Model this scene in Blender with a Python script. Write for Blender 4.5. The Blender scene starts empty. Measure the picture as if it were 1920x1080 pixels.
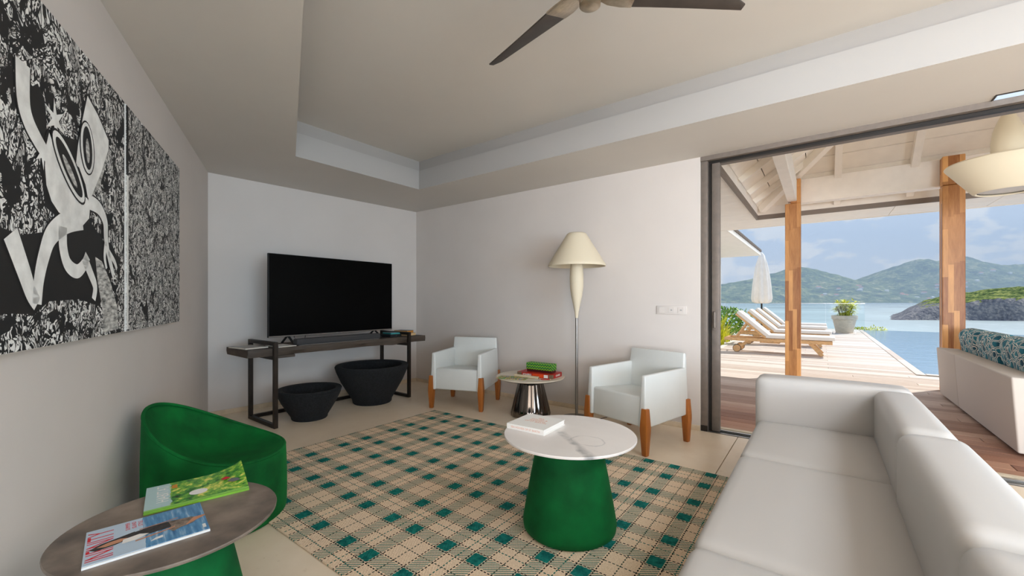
import bpy, bmesh, math, random
from mathutils import Vector, Matrix
from mathutils.geometry import tessellate_polygon
random.seed(7)
PI = math.pi
sc = bpy.context.scene
col = sc.collection

# ------------------------------------------------------------------ camera, light, exposure
YAW = math.radians(36.8)
cam_d = bpy.data.cameras.new('camera')
cam_d.sensor_width = 36.0
cam_d.lens = 36.0 * 775.0 / 1920.0
cam_d.shift_y = 24.0 / 1920.0
cam_d.clip_start = 0.05
cam_d.clip_end = 30000
cam = bpy.data.objects.new('camera', cam_d)
cam.location = (0, 0, 1.17)
cam.rotation_euler = (PI / 2, 0, YAW)
col.objects.link(cam)
sc.camera = cam

sc.view_settings.view_transform = 'Standard'
sc.view_settings.look = 'None'
sc.view_settings.gamma = 1.0
sc.view_settings.use_curve_mapping = False
sc.view_settings.exposure = 0.3
sc.cycles.max_bounces = 10
sc.cycles.diffuse_bounces = 6
sc.cycles.transparent_max_bounces = 12
sc.cycles.sample_clamp_indirect = 4.0
sc.cycles.caustics_reflective = False
sc.cycles.caustics_refractive = False

SUN_STRENGTH = 3.5
SKY_STRENGTH = 0.92
REAR_FILL_POWER = 585.0
EAST_FILL_POWER = 355.0
FILL_PANEL_POWER = 76.0

sun_d = bpy.data.lights.new('sun', 'SUN')
sun_d.energy = SUN_STRENGTH
sun_d.angle = math.radians(0.6)
sun_d.color = (1.0, 0.95, 0.87)
sun = bpy.data.objects.new('sun', sun_d)
sd = Vector((0.575, 0.818, 0)).normalized() * math.cos(math.radians(45)) + Vector((0, 0, math.sin(math.radians(45))))
sun.rotation_euler = sd.to_track_quat('Z', 'Y').to_euler()
sun.location = (10, 14, 20)
col.objects.link(sun)

# fill light added at an unseen, assumed rear window (the window itself is built further down)
rear_fill_d = bpy.data.lights.new('rear_fill_light', 'AREA')
rear_fill_d.shape = 'RECTANGLE'
rear_fill_d.size = 5.0
rear_fill_d.size_y = 2.1
rear_fill_d.energy = REAR_FILL_POWER
rear_fill_d.color = (0.94, 0.95, 1.0)
rear_fill = bpy.data.objects.new('rear_fill_light', rear_fill_d)
rear_fill.location = (3.1, -6.44, 1.2)
rear_fill.rotation_euler = (PI / 2, 0, 0)
rear_fill.rotation_euler = Vector((0, -1, 0)).to_track_quat('Z', 'Y').to_euler()
col.objects.link(rear_fill)
# fill light added at an unseen east window to brighten the far walls
east_fill_d = bpy.data.lights.new('east_fill_light', 'AREA')
east_fill_d.shape = 'RECTANGLE'
east_fill_d.size = 4.8
east_fill_d.size_y = 2.1
east_fill_d.energy = EAST_FILL_POWER
east_fill_d.color = (0.62, 0.82, 1.0)
east_fill = bpy.data.objects.new('east_fill_light', east_fill_d)
east_fill.location = (5.94, -1.7, 1.2)
east_fill.rotation_euler = Vector((1, 0, 0)).to_track_quat('Z', 'Y').to_euler()
col.objects.link(east_fill)


# ------------------------------------------------------------------ node helpers
class X:
    """a socket with arithmetic"""
    def __init__(s, nt, k):
        s.nt = nt; s.k = k
    def m(s, op, *a):
        n = s.nt.nodes.new('ShaderNodeMath'); n.operation = op
        for i, v in enumerate((s,) + a):
            if isinstance(v, X): s.nt.links.new(v.k, n.inputs[i])
            else: n.inputs[i].default_value = v
        return X(s.nt, n.outputs[0])
    def __add__(s, o): return s.m('ADD', o)
    def __radd__(s, o): return s.m('ADD', o)
    def __sub__(s, o): return s.m('SUBTRACT', o)
    def __rsub__(s, o): return (s * -1.0) + o
    def __mul__(s, o): return s.m('MULTIPLY', o)
    def __rmul__(s, o): return s.m('MULTIPLY', o)
    def __truediv__(s, o): return s.m('DIVIDE', o)
    def lt(s, v): return s.m('LESS_THAN', v)
    def gt(s, v): return s.m('GREATER_THAN', v)
    def frac(s): return s.m('FRACT')
    def floor(s): return s.m('FLOOR')
    def abs(s): return s.m('ABSOLUTE')
    def max(s, o): return s.m('MAXIMUM', o)
    def min(s, o): return s.m('MINIMUM', o)
    def sin(s): return s.m('SINE')
    def clamp(s): return s.m('MINIMUM', 1.0).m('MAXIMUM', 0.0)


def lin(c):
    def f(v):
        v /= 255.0
        return v / 12.92 if v <= 0.04045 else ((v + 0.055) / 1.055) ** 2.4
    return (f(c[0]), f(c[1]), f(c[2]), 1.0)


def new_mat(name):
    m = bpy.data.materials.new(name); m.use_nodes = True
    nt = m.node_tree
    return m, nt, nt.nodes['Principled BSDF']


def coords(nt, kind='Object', scale=(1, 1, 1), rot=(0, 0, 0)):
    tc = nt.nodes.new('ShaderNodeTexCoord')
    mp = nt.nodes.new('ShaderNodeMapping')
    mp.inputs['Scale'].default_value = scale
    mp.inputs['Rotation'].default_value = rot
    nt.links.new(tc.outputs[kind], mp.inputs[0])
    return mp.outputs[0]


def xyz(nt, sock):
    n = nt.nodes.new('ShaderNodeSeparateXYZ'); nt.links.new(sock, n.inputs[0])
    return X(nt, n.outputs[0]), X(nt, n.outputs[1]), X(nt, n.outputs[2])


def combine(nt, a, b, c):
    n = nt.nodes.new('ShaderNodeCombineXYZ')
    for i, v in enumerate((a, b, c)):
        if isinstance(v, X): nt.links.new(v.k, n.inputs[i])
        else: n.inputs[i].default_value = v
    return n.outputs[0]


def noise(nt, vec, scale, detail=3, rough=0.55, dist=0.0):
    n = nt.nodes.new('ShaderNodeTexNoise')
    n.inputs['Scale'].default_value = scale; n.inputs['Detail'].default_value = detail
    n.inputs['Roughness'].default_value = rough; n.inputs['Distortion'].default_value = dist
    nt.links.new(vec, n.inputs['Vector'])
    return X(nt, n.outputs[0])


def voronoi(nt, vec, scale, feature='F1'):
    n = nt.nodes.new('ShaderNodeTexVoronoi'); n.feature = feature
    n.inputs['Scale'].default_value = scale
    nt.links.new(vec, n.inputs['Vector'])
    return X(nt, n.outputs['Distance'])


def white(nt, vec):
    n = nt.nodes.new('ShaderNodeTexWhiteNoise'); n.noise_dimensions = '3D'
    nt.links.new(vec, n.inputs['Vector'])
    return X(nt, n.outputs['Value'])


def ramp(nt, fac, stops, interp='LINEAR'):
    n = nt.nodes.new('ShaderNodeValToRGB'); n.color_ramp.interpolation = interp
    els = n.color_ramp.elements
    while len(els) < len(stops): els.new(0.5)
    for e, (p, c) in zip(els, stops):
        e.position = p; e.color = lin(c)
    nt.links.new(fac.k, n.inputs[0])
    return n.outputs[0]


def mixc(nt, fac, a, b):
    n = nt.nodes.new('ShaderNodeMix'); n.data_type = 'RGBA'
    if isinstance(fac, X): nt.links.new(fac.k, n.inputs[0])
    else: n.inputs[0].default_value = fac
    for i, v in ((6, a), (7, b)):
        if isinstance(v, tuple): n.inputs[i].default_value = lin(v)
        else: nt.links.new(v, n.inputs[i])
    return n.outputs[2]


def bump(nt, bs, h, strength, dist=0.01):
    n = nt.nodes.new('ShaderNodeBump')
    n.inputs['Strength'].default_value = strength; n.inputs['Distance'].default_value = dist
    nt.links.new(h.k, n.inputs['Height']); nt.links.new(n.outputs[0], bs.inputs['Normal'])


def plain(name, c, rough=0.5, metal=0.0, var=0.0, vscale=6.0, bmp=0.0, bscale=60.0, stretch=(1, 1, 1), coat=0.0, sheen=0.0, spec=None):
    m, nt, b = new_mat(name)
    b.inputs['Base Color'].default_value = lin(c)
    b.inputs['Roughness'].default_value = rough
    b.inputs['Metallic'].default_value = metal
    if coat: b.inputs['Coat Weight'].default_value = coat
    if spec is not None: b.inputs['Specular IOR Level'].default_value = spec
    if sheen:
        b.inputs['Sheen Weight'].default_value = sheen
        b.inputs['Sheen Roughness'].default_value = 0.4
        b.inputs['Sheen Tint'].default_value = lin(tuple(min(255, int(v * 1.5 + 30)) for v in c))
    v = coords(nt, 'Object', stretch)
    if var:
        n = noise(nt, v, vscale, 4)
        lo = tuple(max(0, x * (1 - var)) for x in c); hi = tuple(min(255, x * (1 + var)) for x in c)
        nt.links.new(ramp(nt, n, [(0.3, lo), (0.7, hi)]), b.inputs['Base Color'])
    if bmp:
        bump(nt, b, noise(nt, v, bscale, 3), bmp, 0.004)
    return m


def setc(nt, b, sock):
    nt.links.new(sock, b.inputs['Base Color'])


# ------------------------------------------------------------------ world: pale blue tropical sky with small clouds
w = bpy.data.worlds.new('sky'); sc.world = w; w.use_nodes = True
nt = w.node_tree
bg = nt.nodes['Background']; bg.inputs[1].default_value = SKY_STRENGTH
tc = nt.nodes.new('ShaderNodeTexCoord')
dx, dy, dz = xyz(nt, tc.outputs['Generated'])
el = dz.max(0.0)
base = ramp(nt, el, [(0.0, (222, 230, 238)), (0.10, (206, 220, 238)), (0.3, (184, 206, 236)), (1.0, (120, 164, 222))])
den = el + 0.10
cv = combine(nt, dx, dy, dz * 2.3)
n1 = noise(nt, cv, 11.0, 8, 0.52, 0.1)
n2 = noise(nt, cv, 2.6, 2)
cl = ((n1 + (n2 - 0.5) * 0.12 + (el * -1.0 + 0.12).max(0.0) * 0.7 - 0.525) * 20.0).clamp()
cl = (cl * 0.9).clamp()
skyc = mixc(nt, cl * 0.85, base, (250, 249, 246))
nt.links.new(skyc, bg.inputs[0])

# ------------------------------------------------------------------ geometry helpers


class MB:
    def __init__(s): s.v = []; s.f = []
    def add(s, vs, fs):
        o = len(s.v); s.v += [Vector(p) for p in vs]; s.f += [tuple(i + o for i in f) for f in fs]
        return s
    def box(s, c, d, rot=None):
        hx, hy, hz = d[0] / 2, d[1] / 2, d[2] / 2
        vs = [Vector((x, y, z)) for x in (-hx, hx) for y in (-hy, hy) for z in (-hz, hz)]
        if rot is not None: vs = [rot @ p for p in vs]
        c = Vector(c)
        return s.add([p + c for p in vs], [(0, 1, 3, 2), (4, 6, 7, 5), (0, 4, 5, 1), (2, 3, 7, 6), (0, 2, 6, 4), (1, 5, 7, 3)])
    def bb(s, x0, x1, y0, y1, z0, z1):
        return s.box(((x0 + x1) / 2, (y0 + y1) / 2, (z0 + z1) / 2), (x1 - x0, y1 - y0, z1 - z0))
    def lathe(s, prof, n=32, cap=True, fold=None, c=(0, 0, 0)):
        """prof: (r, z) bottom to top"""
        vs = []
        for j, (r, z) in enumerate(prof):
            for i in range(n):
                a = 2 * PI * i / n
                rr = r * (fold(a, j) if fold else 1)
                vs.append((c[0] + rr * math.cos(a), c[1] + rr * math.sin(a), c[2] + z))
        fs = [(j * n + i, j * n + (i + 1) % n, (j + 1) * n + (i + 1) % n, (j + 1) * n + i) for j in range(len(prof) - 1) for i in range(n)]
        if cap:
            fs.append(tuple(reversed(range(n)))); fs.append(tuple((len(prof) - 1) * n + i for i in range(n)))
        return s.add(vs, fs)
    def tube(s, pts, r, n=8, cap=True):
        pts = [Vector(p) for p in pts]
        rs = r if isinstance(r, (list, tuple)) else [r] * len(pts)
        vs = []; up = Vector((0, 0, 1))
        for i, p in enumerate(pts):
            t = (pts[min(i + 1, len(pts) - 1)] - pts[max(i - 1, 0)]).normalized()
            a = t.cross(up)
            if a.length < 1e-3: a = t.cross(Vector((0, 1, 0)))
            a.normalize(); b = t.cross(a)
            for k in range(n):
                q = 2 * PI * k / n
                vs.append(p + (a * math.cos(q) + b * math.sin(q)) * rs[i])
        fs = [(j * n + i, j * n + (i + 1) % n, (j + 1) * n + (i + 1) % n, (j + 1) * n + i) for j in range(len(pts) - 1) for i in range(n)]
        if cap:
            fs.append(tuple(reversed(range(n)))); fs.append(tuple((len(pts) - 1) * n + i for i in range(n)))
        return s.add(vs, fs)
    def bar(s, a, b, wd, ht, up=(0, 0, 1)):
        a, b = Vector(a), Vector(b); t = (b - a); L = t.length; t.normalize()
        u = Vector(up); sd_ = t.cross(u)
        if sd_.length < 1e-3: sd_ = t.cross(Vector((0, 1, 0)))
        sd_.normalize(); u = sd_.cross(t)
        R = Matrix((t, sd_, u)).transposed()
        return s.box((a + b) / 2, (L, wd, ht), R)
    def prism(s, poly, z0, z1):
        n = len(poly)
        vs = [(p[0], p[1], z0) for p in poly] + [(p[0], p[1], z1) for p in poly]
        fs = [tuple(reversed(range(n))), tuple(range(n, 2 * n))] + [(i, (i + 1) % n, n + (i + 1) % n, n + i) for i in range(n)]
        return s.add(vs, fs)
    def rbox(s, c, d, r, n=10, bulge=0.0, axis=2):
        """rounded box with an optional bulge on +axis side"""
        h = [x / 2 for x in d]; inn = [max(1e-4, x - r) for x in h]
        bm = bmesh.new(); bmesh.ops.create_cube(bm, size=2.0)
        bmesh.ops.subdivide_edges(bm, edges=bm.edges[:], cuts=n, use_grid_fill=True)
        out = []
        for v in bm.verts:
            p = []
            for k in range(3):
                q = v.co[k]
                # put more of the grid into the rounded margins
                t = math.copysign(abs(q) ** 0.6, q) if h[k] > 3 * r else q
                p.append(t * h[k])
            cpt = [max(-inn[k], min(inn[k], p[k])) for k in range(3)]
            dv = Vector(p) - Vector(cpt)
            if dv.length > 1e-9: dv = dv.normalized() * r
            q = Vector(cpt) + dv
            if bulge:
                o = [k for k in range(3) if k != axis]
                wgt = (1 - (q[o[0]] / h[o[0]]) ** 2) * (1 - (q[o[1]] / h[o[1]]) ** 2)
                if q[axis] > 0: q[axis] += bulge * max(0, wgt)
            out.append(q + Vector(c))
        bm.verts.index_update()
        fs = [tuple(v.index for v in f.verts) for f in bm.faces]
        bm.free()
        return s.add(out, fs)
    def mesh(s, name, smooth=False, bevel=0.0, seg=2, angle=40, recalc=True):
        bm = bmesh.new()
        vs = [bm.verts.new(p) for p in s.v]
        for f in s.f:
            try: bm.faces.new([vs[i] for i in f])
            except ValueError: pass
        if recalc: bmesh.ops.recalc_face_normals(bm, faces=bm.faces[:])
        if bevel:
            es = [e for e in bm.edges if len(e.link_faces) == 2 and e.calc_face_angle(0) > math.radians(30)]
            bmesh.ops.bevel(bm, geom=es, offset=bevel, segments=seg, profile=0.5, affect='EDGES')
        me = bpy.data.meshes.new(name); bm.to_mesh(me); bm.free()
        if smooth or bevel:
            for p in me.polygons: p.use_smooth = True
            me.set_sharp_from_angle(angle=math.radians(angle))
        return me
    def build(s, name, mat, parent=None, loc=None, rz=0.0, **kw):
        return obj(name, s.mesh(name, **kw), mat, parent, loc, rz)


def obj(name, me, mat=None, parent=None, loc=None, rz=0.0):
    if mat is not None and not me.materials: me.materials.append(mat)
    o = bpy.data.objects.new(name, me); col.objects.link(o)
    if parent is not None: o.parent = parent
    if loc is not None: o.location = loc
    if rz: o.rotation_euler = (0, 0, rz)
    return o


def tag(o, label=None, cat=None, group=None, kind=None):
    if label: o['label'] = label
    if cat: o['category'] = cat
    if group: o['group'] = group
    if kind: o['kind'] = kind
    return o


def thing(name, label, cat, loc=(0, 0, 0), rz=0.0, group=None):
    o = bpy.data.objects.new(name, None); col.objects.link(o)
    o.empty_display_size = 0.1
    o.location = loc; o.rotation_euler = (0, 0, rz)
    return tag(o, label, cat, group)


def struct(o): o['kind'] = 'structure'; return o


def dup(root, loc, rz=None, label=None):
    def cp(o, par):
        c = o.copy(); col.objects.link(c)
        if par is not None: c.parent = par
        for ch in [k for k in allobs if k.parent == o]: cp(ch, c)
        return c
    allobs = list(col.objects)
    r = cp(root, None); r.location = loc
    if rz is not None: r.rotation_euler = (0, 0, rz)
    if label: r['label'] = label
    return r


def text(name, body, size, mat, parent, mtx, align='CENTER', ext=0.0004, sx=1.0, bold=0.0):
    cu = bpy.data.curves.new(name, 'FONT'); cu.body = body; cu.size = size; cu.extrude = ext; cu.offset = bold
    cu.align_x = align; cu.align_y = 'CENTER'; cu.resolution_u = 3
    t = bpy.data.objects.new('tmp_text', cu); col.objects.link(t)
    dg = bpy.context.evaluated_depsgraph_get()
    me = bpy.data.meshes.new_from_object(t.evaluated_get(dg))
    me.name = name
    bpy.data.objects.remove(t); bpy.data.curves.remove(cu)
    for v in me.vertices: v.co.x *= sx
    me.materials.clear(); me.materials.append(mat)
    o = bpy.data.objects.new(name, me); col.objects.link(o); o.parent = parent
    o.matrix_local = mtx
    return o


def poly_plate(pts, th, to3):
    """flat printed shape: polygon pts (2-D), thin, mapped by to3(x, y, z)"""
    tri = tessellate_polygon([[Vector((p[0], p[1], 0)) for p in pts]])
    n = len(pts)
    b = MB()
    vs = [to3(p[0], p[1], th) for p in pts]
    b.add(vs, [tuple(t) for t in tri])
    return b


# ------------------------------------------------------------------ materials
M = {}
M['wall'] = plain('wall_paint', (214, 206, 200), 0.85, var=0.012, vscale=1.5, bmp=0.03, bscale=300)
M['ceil'] = plain('ceiling_paint', (212, 206, 199), 0.9, var=0.01, vscale=1.2)
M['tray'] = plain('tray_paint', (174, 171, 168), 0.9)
M['band'] = plain('tray_band_shaded', (166, 162, 158), 0.9)  # shade of the recess put into the colour, darker than the lip
M['stone'] = plain('baseboard_stone', (214, 196, 170), 0.5, var=0.06, vscale=9)
M['white_plastic'] = plain('white_plastic', (216, 218, 215), 0.38, var=0.01)
M['leather'] = plain('white_leather', (194, 191, 188), 0.42, bmp=0.05, bscale=500, spec=0.35)
M['velvet'] = plain('green_velvet', (4, 88, 36), 0.8, var=0.22, vscale=5, bmp=0.08, bscale=250, sheen=0.25, spec=0.2)
M['velvet_base'] = plain('green_velvet_base', (4, 84, 40), 0.8, var=0.25, vscale=4, bmp=0.08, bscale=250, sheen=0.2, spec=0.2)
M['dark_metal'] = plain('dark_bronze_metal', (52, 44, 38), 0.45, 0.6, var=0.15, vscale=12)
M['frame_alu'] = plain('brown_grey_aluminium', (122, 112, 104), 0.5, 0.2, var=0.05, vscale=20)
M['black_alu'] = plain('dark_track', (36, 32, 29), 0.5, 0.3)
M['nickel'] = plain('brushed_nickel', (186, 172, 152), 0.28, 0.9, var=0.06, vscale=40, stretch=(1, 1, 8))
M['blade'] = plain('dark_fan_blade', (58, 50, 44), 0.5, var=0.12, vscale=10)
M['black'] = plain('black_gloss', (3, 3, 4), 0.12)
M['tv_screen'] = plain('tv_screen', (1, 1, 1), 0.35, spec=0.08)
M['black_matt'] = plain('black_matt', (22, 22, 23), 0.7)
M['grey_cloth'] = plain('soundbar_cloth', (62, 60, 60), 0.9, var=0.1, vscale=200)
M['silver'] = plain('silver', (190, 188, 184), 0.25, 0.9)
M['steel'] = plain('brushed_steel_pole', (150, 146, 142), 0.35, 0.8)
M['cream'] = plain('cream_shade', (220, 207, 182), 0.6)
M['cream_pend'] = plain('cream_pendant', (246, 234, 206), 0.6)
M['chrome'] = plain('dark_chrome', (120, 112, 106), 0.06, 1.0)
M['paper'] = plain('paper', (226, 224, 220), 0.7)
M['page'] = plain('pages', (214, 206, 190), 0.8, var=0.06, vscale=300, stretch=(0.05, 0.05, 4))
M['deck_white'] = plain('painted_white_wood', (248, 240, 228), 0.7, var=0.015)
M['beam_white'] = plain('painted_white_beam', (248, 241, 231), 0.65, var=0.015)
M['eave_trim'] = plain('grey_brown_trim', (128, 116, 106), 0.6)
M['soffit_out'] = plain('outer_soffit_board', (246, 240, 230), 0.75, var=0.012)
M['render_white'] = plain('outside_render', (232, 228, 220), 0.9)
M['out_fabric'] = plain('outdoor_sofa_fabric', (208, 198, 188), 0.8, bmp=0.06, bscale=350)
M['canvas'] = plain('parasol_canvas', (240, 234, 224), 0.85, var=0.02)
M['mattress'] = plain('lounger_mattress', (232, 228, 222), 0.85)
M['teak'] = plain('pale_teak', (214, 172, 122), 0.6, var=0.14, vscale=14, stretch=(1, 6, 6))
M['pot'] = plain('weathered_pot', (224, 206, 186), 0.85, var=0.08, vscale=8, stretch=(1, 1, 10))
M['soil'] = plain('soil', (52, 42, 34), 0.95)
M['leaf_yellow'] = plain('yellow_green_leaf', (200, 204, 56), 0.55, var=0.3, vscale=3)
M['leaf_green'] = plain('green_leaf', (98, 142, 34), 0.55, var=0.3, vscale=3)
M['stem'] = plain('stem', (104, 92, 58), 0.8)
M['red'] = plain('game_box_red', (178, 26, 20), 0.45)
M['orange'] = plain('orange_print', (222, 74, 24), 0.5)
M['brown'] = plain('brown_card', (122, 100, 76), 0.6)
M['port'] = plain('socket_port', (168, 166, 164), 0.6)
M['maroon'] = plain('maroon_card', (70, 18, 18), 0.5)
M['white_ink'] = plain('white_ink', (236, 234, 230), 0.6)
M['red_ink'] = plain('red_ink', (206, 30, 44), 0.6)
M['grey_ink'] = plain('grey_ink', (110, 112, 116), 0.6)
M['pale_orange_ink'] = plain('pale_orange_ink', (222, 168, 144), 0.6)
M['skin_ink'] = plain('printed_skin', (196, 140, 108), 0.6)
M['dark_ink'] = plain('printed_dark', (44, 42, 42), 0.6, var=0.4, vscale=60)
M['taupe_ink'] = plain('printed_taupe', (124, 110, 98), 0.6, var=0.3, vscale=80)
M['kraft'] = plain('rolled_beige_card', (214, 196, 164), 0.7)
M['bookorange'] = plain('orange_book_spine', (206, 138, 52), 0.6)
M['bookcream'] = plain('cream_book_spine', (226, 190, 136), 0.7)
M['booktop'] = plain('blue_grey_book_cover', (70, 84, 92), 0.5, var=0.5, vscale=30)
M['teal_ink'] = plain('teal_book_print', (40, 140, 140), 0.5)
M['art_black'] = plain('art_black', (20, 20, 21), 0.6)
M['art_white'] = plain('art_white', (240, 239, 235), 0.6, var=0.07, vscale=14)
M['art_grey'] = plain('art_grey', (160, 159, 155), 0.6, var=0.5, vscale=22, stretch=(1, 1, 3))
M['gravel'] = plain('pale_gravel', (208, 200, 190), 0.95, var=0.12, vscale=40)
M['pool_tile'] = plain('pool_coping', (228, 220, 208), 0.8, var=0.05, vscale=10)
M['tile_grout'] = plain('floor_joint', (132, 112, 90), 0.9)


def wood(name, lo, hi, rough=0.45, axis='z', gs=9.0, stave=None):
    m, nt, b = new_mat(name)
    sc_ = {'x': (0.12, 1, 1), 'y': (1, 0.12, 1), 'z': (1, 1, 0.12)}[axis]
    v = coords(nt, 'Object', sc_)
    g = noise(nt, v, gs, 6, 0.65, 1.2)
    fine = noise(nt, v, gs * 9, 2)
    f = g * 0.75 + fine * 0.25
    if stave:
        x, y, z = xyz(nt, coords(nt, 'Object'))
        cx = (x / stave).floor(); cy = (y / stave).floor()
        off = white(nt, combine(nt, cx, cy, 3.0))
        cz = (z / 0.62 + off).floor()
        r = white(nt, combine(nt, cx, cy, cz))
        f = f * 0.62 + r * 0.4
    c = ramp(nt, f, [(0.28, lo), (0.72, hi)])
    setc(nt, b, c)
    b.inputs['Roughness'].default_value = rough
    bump(nt, b, fine, 0.08, 0.002)
    return m


M['post'] = wood('laminated_hardwood_post', (150, 88, 36), (240, 178, 108), 0.42, 'z', 7.0, 0.052)
M['chair_leg'] = wood('teak_chair_leg', (132, 70, 20), (186, 112, 44), 0.4, 'z', 12)
M['slab'] = wood('dark_stained_slab', (34, 27, 22), (92, 78, 66), 0.6, 'y', 7)

# floor stone
m, nt, b = new_mat('limestone_floor')
v = coords(nt, 'Object')
n1 = noise(nt, v, 1.6, 6, 0.6); n2 = noise(nt, v, 26, 4, 0.6)
c1 = ramp(nt, n1, [(0.3, (226, 206, 180)), (0.7, (242, 226, 204))])
sp = (n2 - 0.62).max(0.0) * 3.0
c2 = mixc(nt, sp.clamp(), c1, (204, 182, 152))
setc(nt, b, c2); b.inputs['Roughness'].default_value = 0.36; b.inputs['Specular IOR Level'].default_value = 0.4
M['floor'] = m

# deck plank: hardwood, brown near the house, blending to pale grey farther out
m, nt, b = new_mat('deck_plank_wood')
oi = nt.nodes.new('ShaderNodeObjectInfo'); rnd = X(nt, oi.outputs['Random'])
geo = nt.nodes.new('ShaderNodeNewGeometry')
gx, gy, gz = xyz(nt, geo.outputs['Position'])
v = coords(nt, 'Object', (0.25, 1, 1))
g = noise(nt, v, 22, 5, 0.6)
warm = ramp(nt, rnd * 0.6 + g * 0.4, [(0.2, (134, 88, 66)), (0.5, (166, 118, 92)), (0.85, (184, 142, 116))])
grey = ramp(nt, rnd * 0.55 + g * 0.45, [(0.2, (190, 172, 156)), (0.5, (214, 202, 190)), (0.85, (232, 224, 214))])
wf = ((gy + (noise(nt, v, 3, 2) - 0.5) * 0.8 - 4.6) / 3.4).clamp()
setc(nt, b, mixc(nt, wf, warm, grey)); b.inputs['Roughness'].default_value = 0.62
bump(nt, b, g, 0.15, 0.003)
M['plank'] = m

# rug
m, nt, b = new_mat('plaid_rug')
rx, ry, rz_ = xyz(nt, coords(nt, 'Object'))
wob = noise(nt, coords(nt, 'Object'), 3.0, 2) - 0.5
x = rx + wob * 0.012; y = ry + wob * 0.012


def bands(u, p, c2, hw):
    f = (u / p).frac() * p
    d = (f - p / 2).abs()                       # distance from band centre at p/2
    g = ((u - c2) / p).frac() * p
    e = (g - p / 2).abs()
    return d.lt(hw).max(e.lt(hw)), d.min(e)


bx, ddx = bands(x, 0.415, 0.18, 0.034)
by, ddy = bands(y, 0.47, 0.203, 0.037)
weave = ((x * 0.6 - y * 0.8) / 0.0125).frac().lt(0.44)
weave2 = ((x * 0.8 + y * 0.6) / 0.012).frac()
tealmask = (bx * by).max(bx.max(by) * weave)
dashx = (y / 0.019).frac().lt(0.62); dashy = (x / 0.019).frac().lt(0.62)
edge_x = (ddx - 0.042).abs().lt(0.0032) * dashx
edge_y = (ddy - 0.045).abs().lt(0.0032) * dashy
px_ = ((x - 0.09 - 0.0) / 0.415).frac() * 0.415
midx = (px_ - 0.003).abs().lt(0.003) * dashx
py_ = ((y - 0.1015) / 0.47).frac() * 0.47
midy = (py_ - 0.003).abs().lt(0.003) * dashy
px2 = ((x - 0.09 - 0.2075) / 0.415).frac() * 0.415
midx2 = (px2 - 0.003).abs().lt(0.0034) * dashx
py2 = ((y - 0.1015 - 0.235) / 0.47).frac() * 0.47
midy2 = (py2 - 0.003).abs().lt(0.0034) * dashy
fib = noise(nt, coords(nt, 'Object'), 160, 2)
basec = ramp(nt, fib, [(0.3, (216, 190, 160)), (0.7, (242, 220, 194))])
tn = noise(nt, coords(nt, 'Object'), 40, 3)
tealc = ramp(nt, tn, [(0.3, (14, 84, 80)), (0.7, (34, 132, 122))])
halfc = mixc(nt, weave2.lt(0.22), (64, 124, 112), (60, 76, 72))
tc2 = mixc(nt, bx * by, halfc, tealc)
c = mixc(nt, tealmask, basec, tc2)
c = mixc(nt, midx2.max(midy2), c, (34, 104, 94))
c = mixc(nt, midx.max(midy), c, (66, 78, 66))
c = mixc(nt, edge_x.max(edge_y), c, (24, 28, 27))
setc(nt, b, c); b.inputs['Roughness'].default_value = 0.95; b.inputs['Specular IOR Level'].default_value = 0.1
bump(nt, b, (weave2 - 0.5).abs() + fib, 0.5, 0.003)
M['rug'] = m

# marble / stone tops
m, nt, b = new_mat('white_marble_top')
v = coords(nt, 'Object')
x, y, z = xyz(nt, v)
wv = noise(nt, v, 4.5, 5, 0.6)
# one broad grey vein and a few hairlines crossing it
d = (x * 0.617 + y * 0.788 + 0.035 + (wv - 0.5) * 0.10).abs()
broad = ((0.030 - d) / 0.022).clamp() * ((x * 0.788 - y * 0.617 + 0.14) * 8.0).clamp() * ((noise(nt, v, 9, 3) - 0.36) * 4.0).clamp()
d2 = (((x - 0.13) * (x - 0.13) + (y + 0.05) * (y + 0.05) * 1.6).m('SQRT') - 0.085 + (noise(nt, v, 6.0, 4) - 0.5) * 0.08).abs()
hair = ((0.006 - d2) / 0.006).clamp() * ((noise(nt, v, 5, 2) - 0.45) * 5.0).clamp()
bg_ = noise(nt, v, 2.2, 4)
c = ramp(nt, bg_, [(0.3, (218, 212, 208)), (0.7, (232, 227, 223))])
c = mixc(nt, (broad * 0.8 + hair * 0.6).clamp(), c, (128, 130, 132))
setc(nt, b, c); b.inputs['Roughness'].default_value = 0.3
M['marble'] = m
M['grey_stone'] = plain('brown_grey_stone_top', (112, 100, 90), 0.45, var=0.3, vscale=7)
M['beige_top'] = plain('pale_side_table_top', (214, 202, 184), 0.4, var=0.05, vscale=8)
M['lava'] = plain('black_cast_stone', (20, 21, 23), 0.95, var=0.55, vscale=55, bmp=0.6, bscale=140)

# green zigzag box
m, nt, b = new_mat('zigzag_print')
x, y, z = xyz(nt, coords(nt, 'Object'))
zz = ((x / 0.030).frac() - 0.5).abs() * 0.030
st = ((z + y * 0.6 + zz * 1.1) / 0.028).frac()
c = ramp(nt, st, [(0.0, (60, 170, 40)), (0.3, (170, 196, 40)), (0.5, (20, 30, 30)), (0.68, (30, 130, 90)), (0.85, (20, 24, 22))], 'CONSTANT')
setc(nt, b, c); b.inputs['Roughness'].default_value = 0.6
M['zigzag'] = m

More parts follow.
